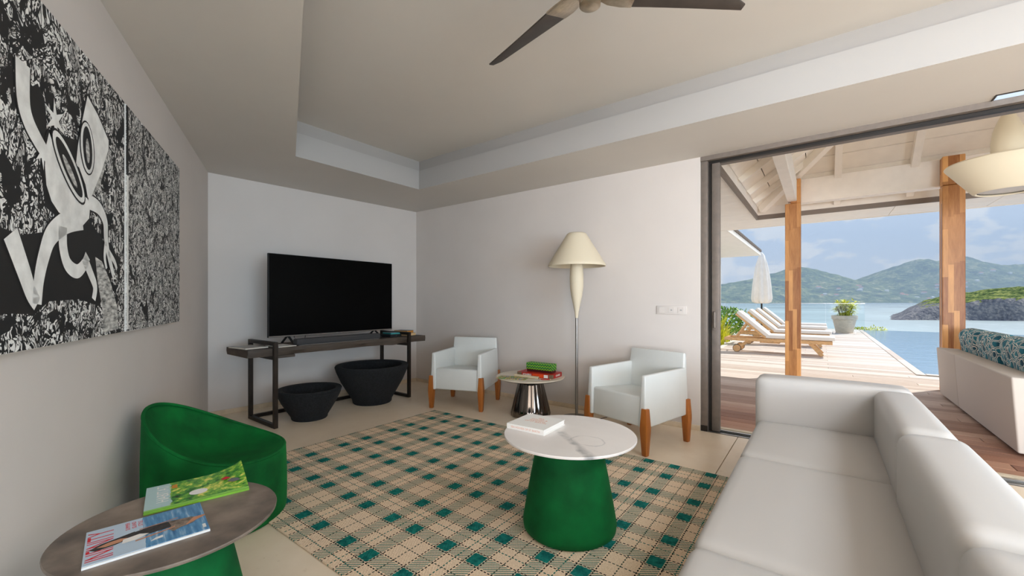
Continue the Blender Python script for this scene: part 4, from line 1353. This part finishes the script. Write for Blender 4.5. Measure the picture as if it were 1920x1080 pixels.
# magazines on the dark table
mg = thing('magazine', 'fashion magazine with red title and a woman by the sea, nearest the camera', 'magazine', (-1.575, 0.332, 0.4905), math.atan2(0.431 - 0.171, -1.44 + 1.485))
MB().bb(-0.132, 0.132, -0.11, 0.11, 0.0, 0.006).build('pages', M['paper'], mg)
MB().bb(-0.132, 0.132, -0.105, 0.110, 0.006, 0.0068).build('cover', M['cover_sea'], mg)
cz = 0.0069


def printed(o, pts, mat, lv, name='printed_shape'):
    return poly_plate(pts, lv, lambda x, y, th: (x, y, th)).build(name, M[mat], o, recalc=False)


R90 = Matrix.Rotation(PI / 2, 4, 'Z')
text('title', 'INFINITY', 0.052, M['red_ink'], mg, Matrix.Translation((-0.098, 0.0, cz)) @ R90 @ Matrix.Scale(1.5, 4, Vector((0, 1, 0))) @ Matrix.Scale(0.88, 4, Vector((1, 0, 0))), ext=0.0001)
text('cover_lines', 'SUMMER\nISLAND\nSTYLE', 0.014, M['red_ink'], mg, Matrix.Translation((-0.03, 0.072, cz)) @ R90, ext=0.0001)
printed(mg, [(-0.122, -0.02), (-0.10, 0.0), (-0.06, 0.012), (-0.03, 0.022), (-0.03, -0.012), (-0.07, -0.030), (-0.11, -0.036)], 'dark_ink', cz + 0.0003, 'printed_hair')
printed(mg, [(-0.108, -0.018), (-0.085, -0.004), (-0.06, 0.0), (-0.045, -0.008), (-0.06, -0.022), (-0.09, -0.027)], 'skin_ink', cz + 0.0005, 'printed_face')
printed(mg, [(-0.062, 0.002), (-0.03, 0.018), (0.0, 0.024), (0.04, 0.026), (0.062, 0.012), (0.05, -0.018), (0.0, -0.022), (-0.05, -0.034)], 'dark_ink', cz + 0.0004, 'printed_dress')
printed(mg, [(-0.055, -0.012), (-0.02, -0.004), (0.0, -0.018), (-0.03, -0.036), (-0.058, -0.038)], 'white_ink', cz + 0.0006, 'printed_scarf')
printed(mg, [(0.045, 0.026), (0.10, 0.014), (0.118, -0.004), (0.10, -0.030), (0.07, -0.040), (0.052, -0.052), (0.042, -0.03), (0.05, -0.012)], 'taupe_ink', cz + 0.0005, 'printed_skirt')
printed(mg, [(0.105, 0.006), (0.132, 0.006), (0.132, -0.004), (0.095, -0.026), (0.085, -0.036), (0.082, -0.030)], 'skin_ink', cz + 0.0006, 'printed_leg')
printed(mg, [(-0.02, 0.028), (0.03, 0.030), (0.066, 0.038), (0.07, 0.034), (0.032, 0.026), (-0.02, 0.023)], 'skin_ink', cz + 0.0006, 'printed_arm')
printed(mg, [(-0.03, -0.040), (0.02, -0.030), (0.058, -0.020), (0.058, -0.026), (0.02, -0.038), (-0.03, -0.048)], 'skin_ink', cz + 0.0006, 'printed_arm')
printed(mg, [(0.0, -0.075), (0.028, -0.07), (0.028, -0.055), (0.012, -0.06)], 'white_ink', cz + 0.0004, 'printed_badge')
printed(mg, [(0.118, -0.088), (0.126, -0.088), (0.126, -0.062), (0.118, -0.062)], 'white_ink', cz + 0.0004, 'barcode_patch')

mg = thing('magazine', 'magazine with a green garden on its cover, beside the green tub chair', 'magazine', (-1.788, 0.512, 0.4905), math.atan2(0.616 - 0.339, -1.64 + 1.708))
MB().bb(-0.142, 0.142, -0.112, 0.112, 0.0, 0.008).build('pages', M['leaf_green'], mg)
cvb = MB()
ncv = 12
vs = []; fs = []
for i in range(ncv + 1):
    x_ = -0.142 + 0.284 * i / ncv
    for j in range(5):
        y_ = -0.112 + 0.224 * j / 4
        lift = 0.030 * max(0, (x_ - 0.02) / 0.12) ** 2 * (j / 4)
        vs.append((x_, y_, 0.0088 + lift))
for i in range(ncv):
    for j in range(4):
        a = i * 5 + j; fs.append((a, a + 5, a + 6, a + 1))
cvb.add(vs, fs).build('cover', M['cover_garden'], mg, smooth=True, recalc=False)
text('title', 'HABITAT', 0.038, M['white_ink'], mg, Matrix.Translation((-0.095, 0.02, 0.0090)) @ R90 @ Matrix.Scale(1.2, 4, Vector((0, 1, 0))), ext=0.0001)
printed(mg, ell(0.0, -0.035, 0.026, 0.024), 'white_ink', 0.0091, 'printed_shrub')
printed(mg, [(0.066, 0.010), (0.084, 0.032), (0.098, 0.012), (0.082, 0.0)], 'red_ink', 0.0172, 'printed_roof')
printed(mg, [(0.085, -0.02), (0.10, 0.0), (0.118, -0.01), (0.125, -0.035), (0.10, -0.04)], 'grey_ink', 0.0180, 'printed_rocks')
printed(mg, [(-0.072, 0.052), (-0.056, 0.048), (-0.058, 0.088), (-0.072, 0.084)], 'bookorange', 0.0091, 'printed_tree')

# ------------------------------------------------------------------ green tub chair
def tub():
    o = thing('tub_chair', 'green velvet tub chair with a slanted scooped seat against the left wall', 'chair', (-2.605, 0.842, 0.0))
    R = 0.318; n = 72
    hi = math.radians(232.8)        # direction of the high side (world angle), towards the wall
    hdv = Vector((math.cos(hi), math.sin(hi)))

    def rim(a): return 0.355 + 0.278 * ((1 + math.cos(a - hi)) / 2) ** 2
    b_ = MB(); vs = []; fs = []
    lev = [(-1, 0)]
    rows = []
    # outside wall
    for (rr, t) in ((0.94, 0.0), (0.99, 0.012), (1.005, 0.06), (1.012, 0.3), (1.01, 0.6), (1.0, 0.85), (0.995, 0.955), (0.975, 0.985)):
        rows.append((rr, 't', t))
    for rr, kk, t in rows:
        for i in range(n):
            a = 2 * PI * i / n
            z = rim(a) * t
            vs.append((R * rr * math.cos(a), R * rr * math.sin(a), z))
    for j in range(len(rows) - 1):
        for i in range(n): fs.append((j * n + i, j * n + (i + 1) % n, (j + 1) * n + (i + 1) % n, (j + 1) * n + i))
    fs.append(tuple(reversed(range(n))))
    b_.add(vs, fs).build('body', M['velvet'], o, smooth=True, angle=60)
    pp = [(R * 0.972 * math.cos(2 * PI * i / n), R * 0.972 * math.sin(2 * PI * i / n), rim(2 * PI * i / n) * 0.985) for i in range(n + 1)]
    MB().tube(pp, 0.008, 8, cap=False).build('piping', M['velvet'], o, smooth=True)
    s_ = MB(); vs = []; fs = []
    rr_ = [0.972, 0.955, 0.93, 0.90, 0.86, 0.8, 0.72, 0.62, 0.5, 0.35, 0.18]
    for q in rr_:
        for i in range(n):
            a = 2 * PI * i / n
            cen = 0.318
            zt_ = cen + (rim(a) * 0.985 - cen) * (0.25 * q + 0.75 * q ** 2.2) - 0.010 * (1 - q) * q * 4 + 0.010 * math.exp(-((q - 0.93) / 0.05) ** 2)
            vs.append((R * q * math.cos(a), R * q * math.sin(a), zt_))
    for j in range(len(rr_) - 1):
        for i in range(n): fs.append((j * n + i, j * n + (i + 1) % n, (j + 1) * n + (i + 1) % n, (j + 1) * n + i))
    vs.append((0, 0, 0.318)); c_ = len(vs) - 1; j = len(rr_) - 1
    for i in range(n): fs.append((j * n + i, j * n + (i + 1) % n, c_))
    s_.add(vs, fs).build('seat', M['velvet'], o, smooth=True, angle=80, recalc=True)


tub()

# ------------------------------------------------------------------ rug
rug = MB()
ru = rug.rbox((1.49, -1.03, 0.006), (2.99, 2.06, 0.012), 0.005, 3).build('plaid_rug', M['rug'], None, (-3.285, 3.03, 0), smooth=True, angle=40)
tag(ru, 'large beige woven rug with teal plaid checks on the floor', 'rug')

# ------------------------------------------------------------------ floor lamp
fl_ = thing('floor_lamp', 'tall cream floor lamp with a cone shade between the armchairs', 'lamp', (-1.945, 3.672, 0))
MB().lathe([(0.15, 0), (0.15, 0.012), (0.02, 0.02)], 40).build('base', M['steel'], fl_, smooth=True, angle=40)
MB().tube([(0, 0, 0.01), (0, 0, 1.03)], 0.0135, 14).build('pole', M['steel'], fl_, smooth=True, angle=60)
MB().lathe([(0.0135, 1.00), (0.020, 1.06), (0.035, 1.13), (0.055, 1.22), (0.066, 1.31), (0.068, 1.40), (0.064, 1.48), (0.058, 1.56), (0.052, 1.62)], 32).build('lamp_body', M['cream'], fl_, smooth=True, angle=60)
sp_ = MB().lathe([(0.281, 1.512), (0.284, 1.522), (0.272, 1.545), (0.115, 1.80), (0.098, 1.83), (0.082, 1.842), (0.0, 1.843)], 56, cap=False)
sp_.lathe([(0.278, 1.514), (0.268, 1.543), (0.111, 1.797), (0.0, 1.83)], 56, cap=False)
sp_.build('lamp_shade', M['cream'], fl_, smooth=True, angle=50, recalc=False)
MB().tube([(0.10, 0.02, 0.012), (0.18, 0.06, 0.006), (0.25, 0.16, 0.02), (0.26, 0.30, 0.10)], 0.003, 6).build('cord', M['black_matt'], fl_, smooth=True)

# sockets on the right wall
so_ = thing('triple_socket', 'white triple socket plate on the wall left of the sliding door', 'socket', (-1.123, 4.0, 1.083))
MB().bb(-0.135, 0.135, -0.010, 0, -0.040, 0.040).build('plate', M['wall'], so_, bevel=0.002)
for k, xv in enumerate((-0.085, 0.0, 0.085)):
    i_ = MB().bb(xv - 0.027, xv + 0.027, -0.0125, -0.010, -0.027, 0.027).build('insert', M['wall'], so_, bevel=0.001, seg=1)
    if k: MB().bb(xv - 0.008, xv + 0.008, -0.0132, -0.0125, -0.006, 0.006).build('port', M['port'], i_)

# ------------------------------------------------------------------ ceiling fan
fan = thing('ceiling_fan', 'three-bladed ceiling fan with nickel hub and dark blades', 'fan', (-0.804, 1.640, 0))
MB().lathe([(0.075, 2.74), (0.075, 2.79), (0.06, 2.80)], 32).build('canopy', M['nickel'], fan, smooth=True, angle=40)
MB().tube([(0, 0, 2.56), (0, 0, 2.76)], 0.016, 14).build('downrod', M['nickel'], fan, smooth=True, angle=60)
MB().lathe([(0.040, 2.448), (0.046, 2.452), (0.047, 2.503), (0.052, 2.506), (0.068, 2.510), (0.070, 2.545), (0.066, 2.585), (0.04, 2.60), (0.02, 2.61)], 40).build('motor_housing', M['nickel'], fan, smooth=True, angle=35)
for k in range(3):
    a = math.radians(165.0 + 120 * k)
    Rm = Matrix.Rotation(a, 4, 'Z')

    def blade_pts(stations):
        vs = []
        for (r, w0, w1, tw) in stations:
            for (wv, zz) in ((w0, 0), (w1, 0)):
                zt_ = 2.525 + (-(wv) * math.sin(tw))
                vs.append((r, wv * math.cos(tw), zt_, ))
        return vs
    def solid(stations, th):
        lo = blade_pts(stations); n_ = len(stations)
        vs = [Rm @ Vector((p[0], p[1], p[2] - th / 2)) for p in lo] + [Rm @ Vector((p[0], p[1], p[2] + th / 2)) for p in lo]
        N = len(lo); fs = []
        for j in range(n_ - 1):
            a0, a1, b0, b1 = 2 * j, 2 * j + 1, 2 * j + 2, 2 * j + 3
            fs += [(a0, a1, b1, b0), (N + a0, N + b0, N + b1, N + a1), (a0, b0, N + b0, N + a0), (a1, N + a1, N + b1, b1)]
        fs += [(0, N, N + 1, 1), (2 * n_ - 2, 2 * n_ - 1, N + 2 * n_ - 1, N + 2 * n_ - 2)]
        return MB().add(vs, fs)
    tw = math.radians(14)
    arm = solid([(0.055, -0.035, 0.045, tw), (0.10, -0.055, 0.062, tw), (0.16, -0.068, 0.066, tw), (0.215, -0.066, 0.062, tw)], 0.012).build('blade_arm', M['nickel'], fan, bevel=0.003, seg=2)
    bp = solid([(0.19, -0.066, 0.062, tw), (0.30, -0.060, 0.052, tw), (0.50, -0.046, 0.036, tw), (0.68, -0.032, 0.024, tw * 0.9), (0.735, -0.010, 0.020, tw * 0.9)], 0.008).build('blade', M['blade'], fan, bevel=0.002, seg=1)

# fill panel added in the tray, out of view, to brighten the floor
cl_ = thing('added_fill_panel', 'unseen added fill panel in the tray above the white sofa', 'fill light', (2.3, 1.4, TZ))
cf = MB(); cf.bb(-0.72, 0.72, -1.22, -1.18, -0.03, 0.0); cf.bb(-0.72, 0.72, 1.18, 1.22, -0.03, 0.0); cf.bb(-0.72, -0.68, -1.18, 1.18, -0.03, 0.0); cf.bb(0.68, 0.72, -1.18, 1.18, -0.03, 0.0)
cf.build('fill_panel_frame', M['white_ink'], cl_)
cpl = bpy.data.lights.new('fill_panel_light', 'AREA'); cpl.shape = 'RECTANGLE'; cpl.size = 1.36; cpl.size_y = 2.36; cpl.energy = FILL_PANEL_POWER; cpl.color = (0.80, 0.90, 1.0)
cpo = bpy.data.objects.new('fill_panel_light', cpl); col.objects.link(cpo); cpo.parent = cl_; cpo.location = (0, 0, -0.02)

# ------------------------------------------------------------------ main sofa
sf_ = thing('leather_sofa', 'large white leather sofa with its back to the terrace', 'sofa', (0, 0, 0))
FN, BN = -0.335, 0.255        # front and crease lines
ml = M['leather']
MB().rbox(((FN + 0.45) / 2 + 0.03, 1.86, 0.13), (0.45 - FN - 0.10, 2.98, 0.20), 0.02, 5).build('base', ml, sf_, smooth=True)
for xv in (FN + 0.10, 0.38):
    for yv in (0.45, 3.25):
        MB().lathe([(0.022, 0), (0.022, 0.04)], 16).build('foot', M['black_matt'], sf_, (xv, yv, 0))
seams = [3.135, 2.385, 1.415, 0.36]
for a, b2 in zip(seams, seams[1:]):
    MB().rbox(((FN + 0.27) / 2, (a + b2) / 2, 0.30), (0.27 - FN, a - b2 + 0.012, 0.19), 0.035, 12, bulge=0.018).build('seat_cushion', ml, sf_, smooth=True, angle=180)
bs_ = [3.13, 2.20, 1.30, 0.36]
for k, (a, b2) in enumerate(zip(bs_, bs_[1:])):
    th = 0.185 if k == 0 else 0.205
    x0 = 0.238 if k == 0 else 0.232
    MB().rbox((x0 + th / 2, (a + b2) / 2, 0.435), (th, a - b2 + 0.01, 0.46), 0.05, 12, bulge=0.012).build('back_cushion', ml, sf_, smooth=True, angle=180)
MB().rbox(((FN + 0.40) / 2, 3.235, 0.37), (0.40 - FN + 0.03, 0.215, 0.605), 0.045, 12, bulge=0.008).build('armrest', ml, sf_, smooth=True, angle=180)

# ------------------------------------------------------------------ outdoor sofa
os_ = thing('outdoor_sofa', 'low cream upholstered outdoor sofa seen from behind on the deck', 'sofa', (0, 0, DZ))
y0, y1_, ym = 4.83, 7.40, 6.53
MB().add([(1.20, y0, 0.03), (1.20, ym - 0.004, 0.03), (2.0, ym - 0.004, 0.03), (2.0, y0, 0.03)], [(0, 1, 2, 3)]).build('underside', M['black_matt'], os_)
for (a, b2) in ((y0, ym - 0.003), (ym + 0.003, y1_)):
    b_ = MB()
    b_.add([(1.20, a, 0.025), (1.20, b2, 0.025), (1.40, b2, 0.025), (1.40, a, 0.025), (1.165, a, 0.605), (1.165, b2, 0.605), (1.365, b2, 0.595), (1.365, a, 0.595)],
           [(0, 3, 2, 1), (4, 5, 6, 7), (0, 1, 5, 4), (1, 2, 6, 5), (2, 3, 7, 6), (3, 0, 4, 7)])
    b_.build('back_panel', M['out_fabric'], os_, bevel=0.014, seg=3)
    MB().rbox((1.75, (a + b2) / 2, 0.22), (0.72, b2 - a, 0.38), 0.03, 6).build('seat', M['out_fabric'], os_, smooth=True)
for k, (yc, w_) in enumerate(((7.05, 0.62), (6.33, 0.68), (5.62, 0.70), (4.98, 0.58))):
    lab = ['patterned teal and white cushion at the far end of the outdoor sofa, beside the post', 'patterned teal and white cushion second from the post on the outdoor sofa', 'patterned teal and white cushion third from the post on the outdoor sofa', 'patterned teal and white cushion at the near end of the outdoor sofa'][k]
    c_ = MB(); c_.rbox((0, 0, 0), (0.20, w_, 0.44), 0.095, 10, bulge=0.02, axis=0)
    o = c_.build('patterned_cushion', M['cushion_print'], None, (1.46, yc, DZ + 0.43 + 0.215), rz=random.uniform(-0.05, 0.05), smooth=True, angle=180)
    o.rotation_euler = (0, -0.16, o.rotation_euler[2])
    tag(o, lab, 'cushion', 'patterned cushions on the outdoor sofa')

# pendant over the outdoor sofa
pd = thing('pendant_lamp', 'large cream pendant lamp with a bottle neck under the terrace roof', 'lamp', (1.43, 6.0, 0))
MB().tube([(0, 0, 3.05), (0, 0, 4.2)], 0.006, 8).build('cord', M['steel'], pd)
MB().lathe([(0.022, 3.0), (0.020, 3.06), (0.018, 3.07)], 16).build('cap', M['steel'], pd, smooth=True, angle=50)
MB().lathe([(0.105, 2.50), (0.112, 2.60), (0.112, 2.70), (0.10, 2.80), (0.075, 2.88), (0.045, 2.95), (0.025, 3.01)], 36).build('neck', M['cream_pend'], pd, smooth=True, angle=60)
MB().lathe([(0.20, 2.225), (0.215, 2.215), (0.235, 2.225), (0.42, 2.485), (0.428, 2.50), (0.42, 2.512), (0.112, 2.585)], 64, cap=False).build('shade', M['cream_pend'], pd, smooth=True, angle=60, recalc=False)

MB().lathe([(0.0, 2.236), (0.205, 2.236)], 48, cap=False).build('diffuser', M['white_ink'], pd)

# ------------------------------------------------------------------ loungers
def lounger(loc, label):
    o = thing('sun_lounger', label, 'sun lounger', loc, 0, 'teak sun loungers on the deck')
    for yv in (0.03, 0.63):
        MB().bb(0, 2.03, yv - 0.02, yv + 0.02, 0.265, 0.335).build('side_rail', M['teak'], o, bevel=0.004, seg=1)
    for xv in (0.02, 2.01): MB().bb(xv - 0.02, xv + 0.02, 0.05, 0.61, 0.27, 0.33).build('cross_rail', M['teak'], o)
    for k in range(9):
        xv = 0.95 + k * 0.125
        MB().bb(xv - 0.04, xv + 0.04, 0.05, 0.61, 0.325, 0.34).build('slat', M['teak'], o)
    for yv in (0.06, 0.60):
        MB().bar((1.64, yv, 0.29), (1.86, yv, 0.02), 0.035, 0.07, (1, 0, 0)).build('leg', M['teak'], o, bevel=0.004, seg=1)
        MB().bar((0.50, yv, 0.28), (0.27, yv, 0.09), 0.035, 0.06, (1, 0, 0)).build('leg', M['teak'], o, bevel=0.004, seg=1)
        wh = MB().tube([(0.26, yv - 0.03 if yv < 0.3 else yv, 0.088), (0.26, yv if yv < 0.3 else yv + 0.03, 0.088)], 0.078, 24).build('wheel', M['teak'], o, smooth=True, angle=40)
        MB().tube([(0.26, yv - 0.028 if yv < 0.3 else yv + 0.002, 0.088), (0.26, yv - 0.002 if yv < 0.3 else yv + 0.028, 0.088)], 0.0875, 24).build('tyre', M['black_matt'], wh, smooth=True, angle=40)
    MB().tube([(0.26, 0.05, 0.088), (0.26, 0.61, 0.088)], 0.014, 10).build('axle', M['teak'], o)
    MB().bb(0.72, 1.10, 0.06, 0.60, 0.235, 0.262).build('tray', M['teak'], o)
    hx_, hz2 = 0.84, 0.345; tx, tz = 0.235, 0.885
    for yv in (0.07, 0.59): MB().bar((hx_, yv, hz2), (tx, yv, tz), 0.04, 0.045).build('back_rail', M['teak'], o, bevel=0.004, seg=1)
    for k in range(6):
        t = 0.1 + k * 0.17
        MB().bar((hx_ + (tx - hx_) * t, 0.08, hz2 + (tz - hz2) * t), (hx_ + (tx - hx_) * t, 0.58, hz2 + (tz - hz2) * t), 0.06, 0.018, (0.66, 0, 0.74)).build('slat', M['teak'], o)
    for yv in (0.12, 0.54): MB().bar((0.45, yv, 0.68), (0.20, yv, 0.31), 0.025, 0.03, (1, 0, 0)).build('prop', M['teak'], o)
    MB().rbox((1.455, 0.33, 0.383), (1.24, 0.60, 0.085), 0.022, 6).build('seat_mattress', M['mattress'], o, smooth=True, angle=60)
    bmx = MB(); bmx.rbox((0, 0, 0), (0.82, 0.60, 0.085), 0.022, 6)
    q = bmx.build('back_mattress', M['mattress'], o, smooth=True, angle=60)
    ang = math.atan2(tz - hz2, hx_ - tx)
    q.rotation_euler = (0, ang, 0)
    nrm = Vector((math.sin(ang), 0, math.cos(ang)))
    q.location = Vector(((hx_ + tx) / 2 - 0.01, 0.33, (hz2 + tz) / 2)) + nrm * 0.068
    return o


l1 = lounger((-1.84, 10.85, DZ), 'teak sun lounger with white mattress, nearest of the row on the deck')
labs = ['teak sun lounger with white mattress, second from the camera in the row', 'teak sun lounger with white mattress, just before the closed parasol', 'teak sun lounger with white mattress, farthest of the row, behind the parasol']
for lab, yv in zip(labs, (12.98, 15.2, 17.1)): dup(l1, (-1.86 if yv < 15 else -1.93, yv, DZ), 0, lab)

ps = thing('closed_parasol', 'closed white parasol standing among the sun loungers', 'parasol', (-1.63, 16.42, DZ))
MB().lathe([(0.26, 0), (0.26, 0.05), (0.04, 0.07)], 24).build('base', M['frame_alu'], ps, smooth=True, angle=40)
MB().tube([(0, 0, 0.05), (0, 0, 2.8)], 0.026, 12).build('pole', M['dark_metal'], ps, smooth=True)
def fold(a, j): return 1 + 0.16 * math.cos(a * 8) * (1 if j < 8 else 0.3)
MB().lathe([(0.16, 1.10), (0.25, 1.15), (0.275, 1.27), (0.262, 1.45), (0.245, 1.7), (0.22, 1.95), (0.188, 2.2), (0.15, 2.45), (0.115, 2.62), (0.085, 2.74), (0.05, 2.79), (0.015, 2.84)], 64, fold=fold).build('canopy', M['canvas'], ps, smooth=True, angle=70)

# planter
pl = thing('planter', 'large tapered grey pot with a yellow-green plant on the deck by the pool', 'planter', (0.69, 19.7, DZ))
MB().lathe([(0.25, 0), (0.255, 0.02), (0.345, 0.47), (0.35, 0.50), (0.385, 0.505), (0.39, 0.64), (0.36, 0.645), (0.345, 0.58), (0.0, 0.575)], 40).build('pot', M['pot'], pl, smooth=True, angle=30)
MB().lathe([(0.0, 0.57), (0.35, 0.585)], 30, cap=False).build('soil', M['soil'], pl)


def leaf_blade(b_, base, az, el, L, wd, bend, seg=4):
    d_ = Vector((math.cos(az) * math.cos(el), math.sin(az) * math.cos(el), math.sin(el)))
    sd_ = Vector((-math.sin(az), math.cos(az), 0))
    p = Vector(base); vs = []; fs = []
    for i in range(seg + 1):
        t = i / seg
        w_ = wd * (0.5 + 1.2 * t) if t < 0.4 else wd * (1 - ((t - 0.4) / 0.6) ** 1.5)
        vs += [p - sd_ * w_ / 2, p + sd_ * w_ / 2]
        d_ = (d_ + Vector((0, 0, -bend / seg))).normalized()
        p = p + d_ * L / seg
    for i in range(seg): fs.append((2 * i, 2 * i + 1, 2 * i + 3, 2 * i + 2))
    b_.add(vs, fs)


lf = MB(); rs = random.Random(3)
for k in range(44):
    a = rs.uniform(0, 2 * PI); r0 = rs.uniform(0, 0.22)
    top = Vector((r0 * 1.7 * math.cos(a), r0 * 1.7 * math.sin(a), rs.uniform(0.66, 1.20)))
    for q in range(16):
        leaf_blade(lf, top, rs.uniform(0, 2 * PI), rs.uniform(-0.1, 0.9), rs.uniform(0.18, 0.34), 0.035, rs.uniform(0.4, 1.2), 3)
tag(lf.build('foliage', M['leaf_yellow'], pl, recalc=False), kind='stuff')
st_ = MB(); rs = random.Random(3)
for k in range(12):
    a = k * 0.6; st_.tube([(0.1 * math.cos(a), 0.1 * math.sin(a), 0.55), (0.25 * math.cos(a), 0.25 * math.sin(a), 1.0)], 0.01, 5)
tag(st_.build('stems', M['stem'], pl), kind='stuff')


def grassy(name, label, loc, n_, L, mat, seed, sp):
    o = thing(name, label, 'plant', loc)
    b_ = MB(); r_ = random.Random(seed)
    for k in range(n_):
        a = r_.uniform(0, 2 * PI); q = r_.uniform(0, sp)
        leaf_blade(b_, (q * math.cos(a), q * math.sin(a), 0.0), r_.uniform(0, 2 * PI), r_.uniform(0.8, 1.45), r_.uniform(0.6, 1.0) * L, 0.05, r_.uniform(0.2, 1.0), 5)
    tag(b_.build('foliage', mat, o, recalc=False), kind='stuff')
    MB().lathe([(sp * 0.6, 0), (sp * 0.3, 0.06)], 10).build('root_crown', M['stem'], o)
    return o


def shrub(name, label, loc, rad, mat, seed, n_=900, group=None, ls=0.07):
    o = thing(name, label, 'shrub', loc, 0, group)
    b_ = MB(); r_ = random.Random(seed)
    for k in range(n_):
        u = Vector((r_.gauss(0, 1), r_.gauss(0, 1), r_.gauss(0, 1))).normalized()
        q = 0.55 + 0.45 * r_.random() ** 0.5
        lump = 1 + 0.18 * math.sin(u.x * 5 + seed) * math.cos(u.y * 4)
        p = Vector((u.x * rad[0] * q * lump, u.y * rad[1] * q * lump, rad[2] + u.z * rad[2] * q * lump))
        a = Vector((r_.gauss(0, 1), r_.gauss(0, 1), r_.gauss(0, 1))).normalized(); c_ = a.cross(u)
        if c_.length < 0.05: continue
        c_.normalize(); s1 = ls * r_.uniform(0.6, 1.3)
        b_.add([p - a * s1, p + c_ * s1 * 0.45, p + a * s1, p - c_ * s1 * 0.45], [(0, 1, 2, 3)])
    tag(b_.build('foliage', mat, o, recalc=False), kind='stuff')
    MB().tube([(0, 0, -0.1), (0, 0, rad[2])], [0.04, 0.02], 8).build('trunk', M['stem'], o)
    return o


grassy('strap_leaf_plant', 'tall yellow-green strap-leaf plant beside the door frame, left of the loungers', (-2.42, 12.7, -0.08), 110, 1.15, M['leaf_yellow'], 5, 0.28)
grassy('strap_leaf_plant', 'low yellow-green strap-leaf tuft behind the heads of the loungers', (-2.5, 14.05, -0.08), 90, 0.55, M['leaf_yellow'], 8, 0.30)
shrub('round_shrub', 'round bright green shrub behind the strap-leaf plant', (-2.65, 16.7, -0.08), (0.7, 0.65, 0.52), M['leaf_green'], 4)
shrub('low_shrub', 'low green shrub beyond the deck behind the lounger backs', (-1.7, 23.2, -0.8), (1.6, 0.5, 0.55), M['leaf_green'], 9, 2200, None, 0.05)
shrub('low_shrub', 'low green shrub beside the planter at the far pool edge', (1.5, 24.0, -0.95), (1.1, 0.5, 0.50), M['leaf_yellow'], 12, 2200, None, 0.05)
shrub('low_shrub', 'grey-green shrub beyond the right end of the infinity edge', (8.6, 24.6, -1.45), (1.9, 0.6, 0.75), M['leaf_green'], 15, 2200, None, 0.06)

# glass balustrade
gb_ = thing('glass_balustrade', 'clear glass balustrade along the far end of the deck', 'balustrade', (0, 19.15, DZ))
for k in range(4):
    a = -3.2 + k * 1.11
    MB().bb(a + 0.01, a + 1.10, -0.006, 0.006, 0.03, 1.09).build('glass_pane', M['glass'], gb_)
    MB().bb(a, a + 1.11, -0.008, 0.008, 1.09, 1.10).build('top_edge', M['silver'], gb_)
    for xv in (a + 0.25, a + 0.85): MB().bb(xv - 0.025, xv + 0.025, -0.02, 0.02, 0.0, 0.10).build('clamp', M['silver'], gb_)
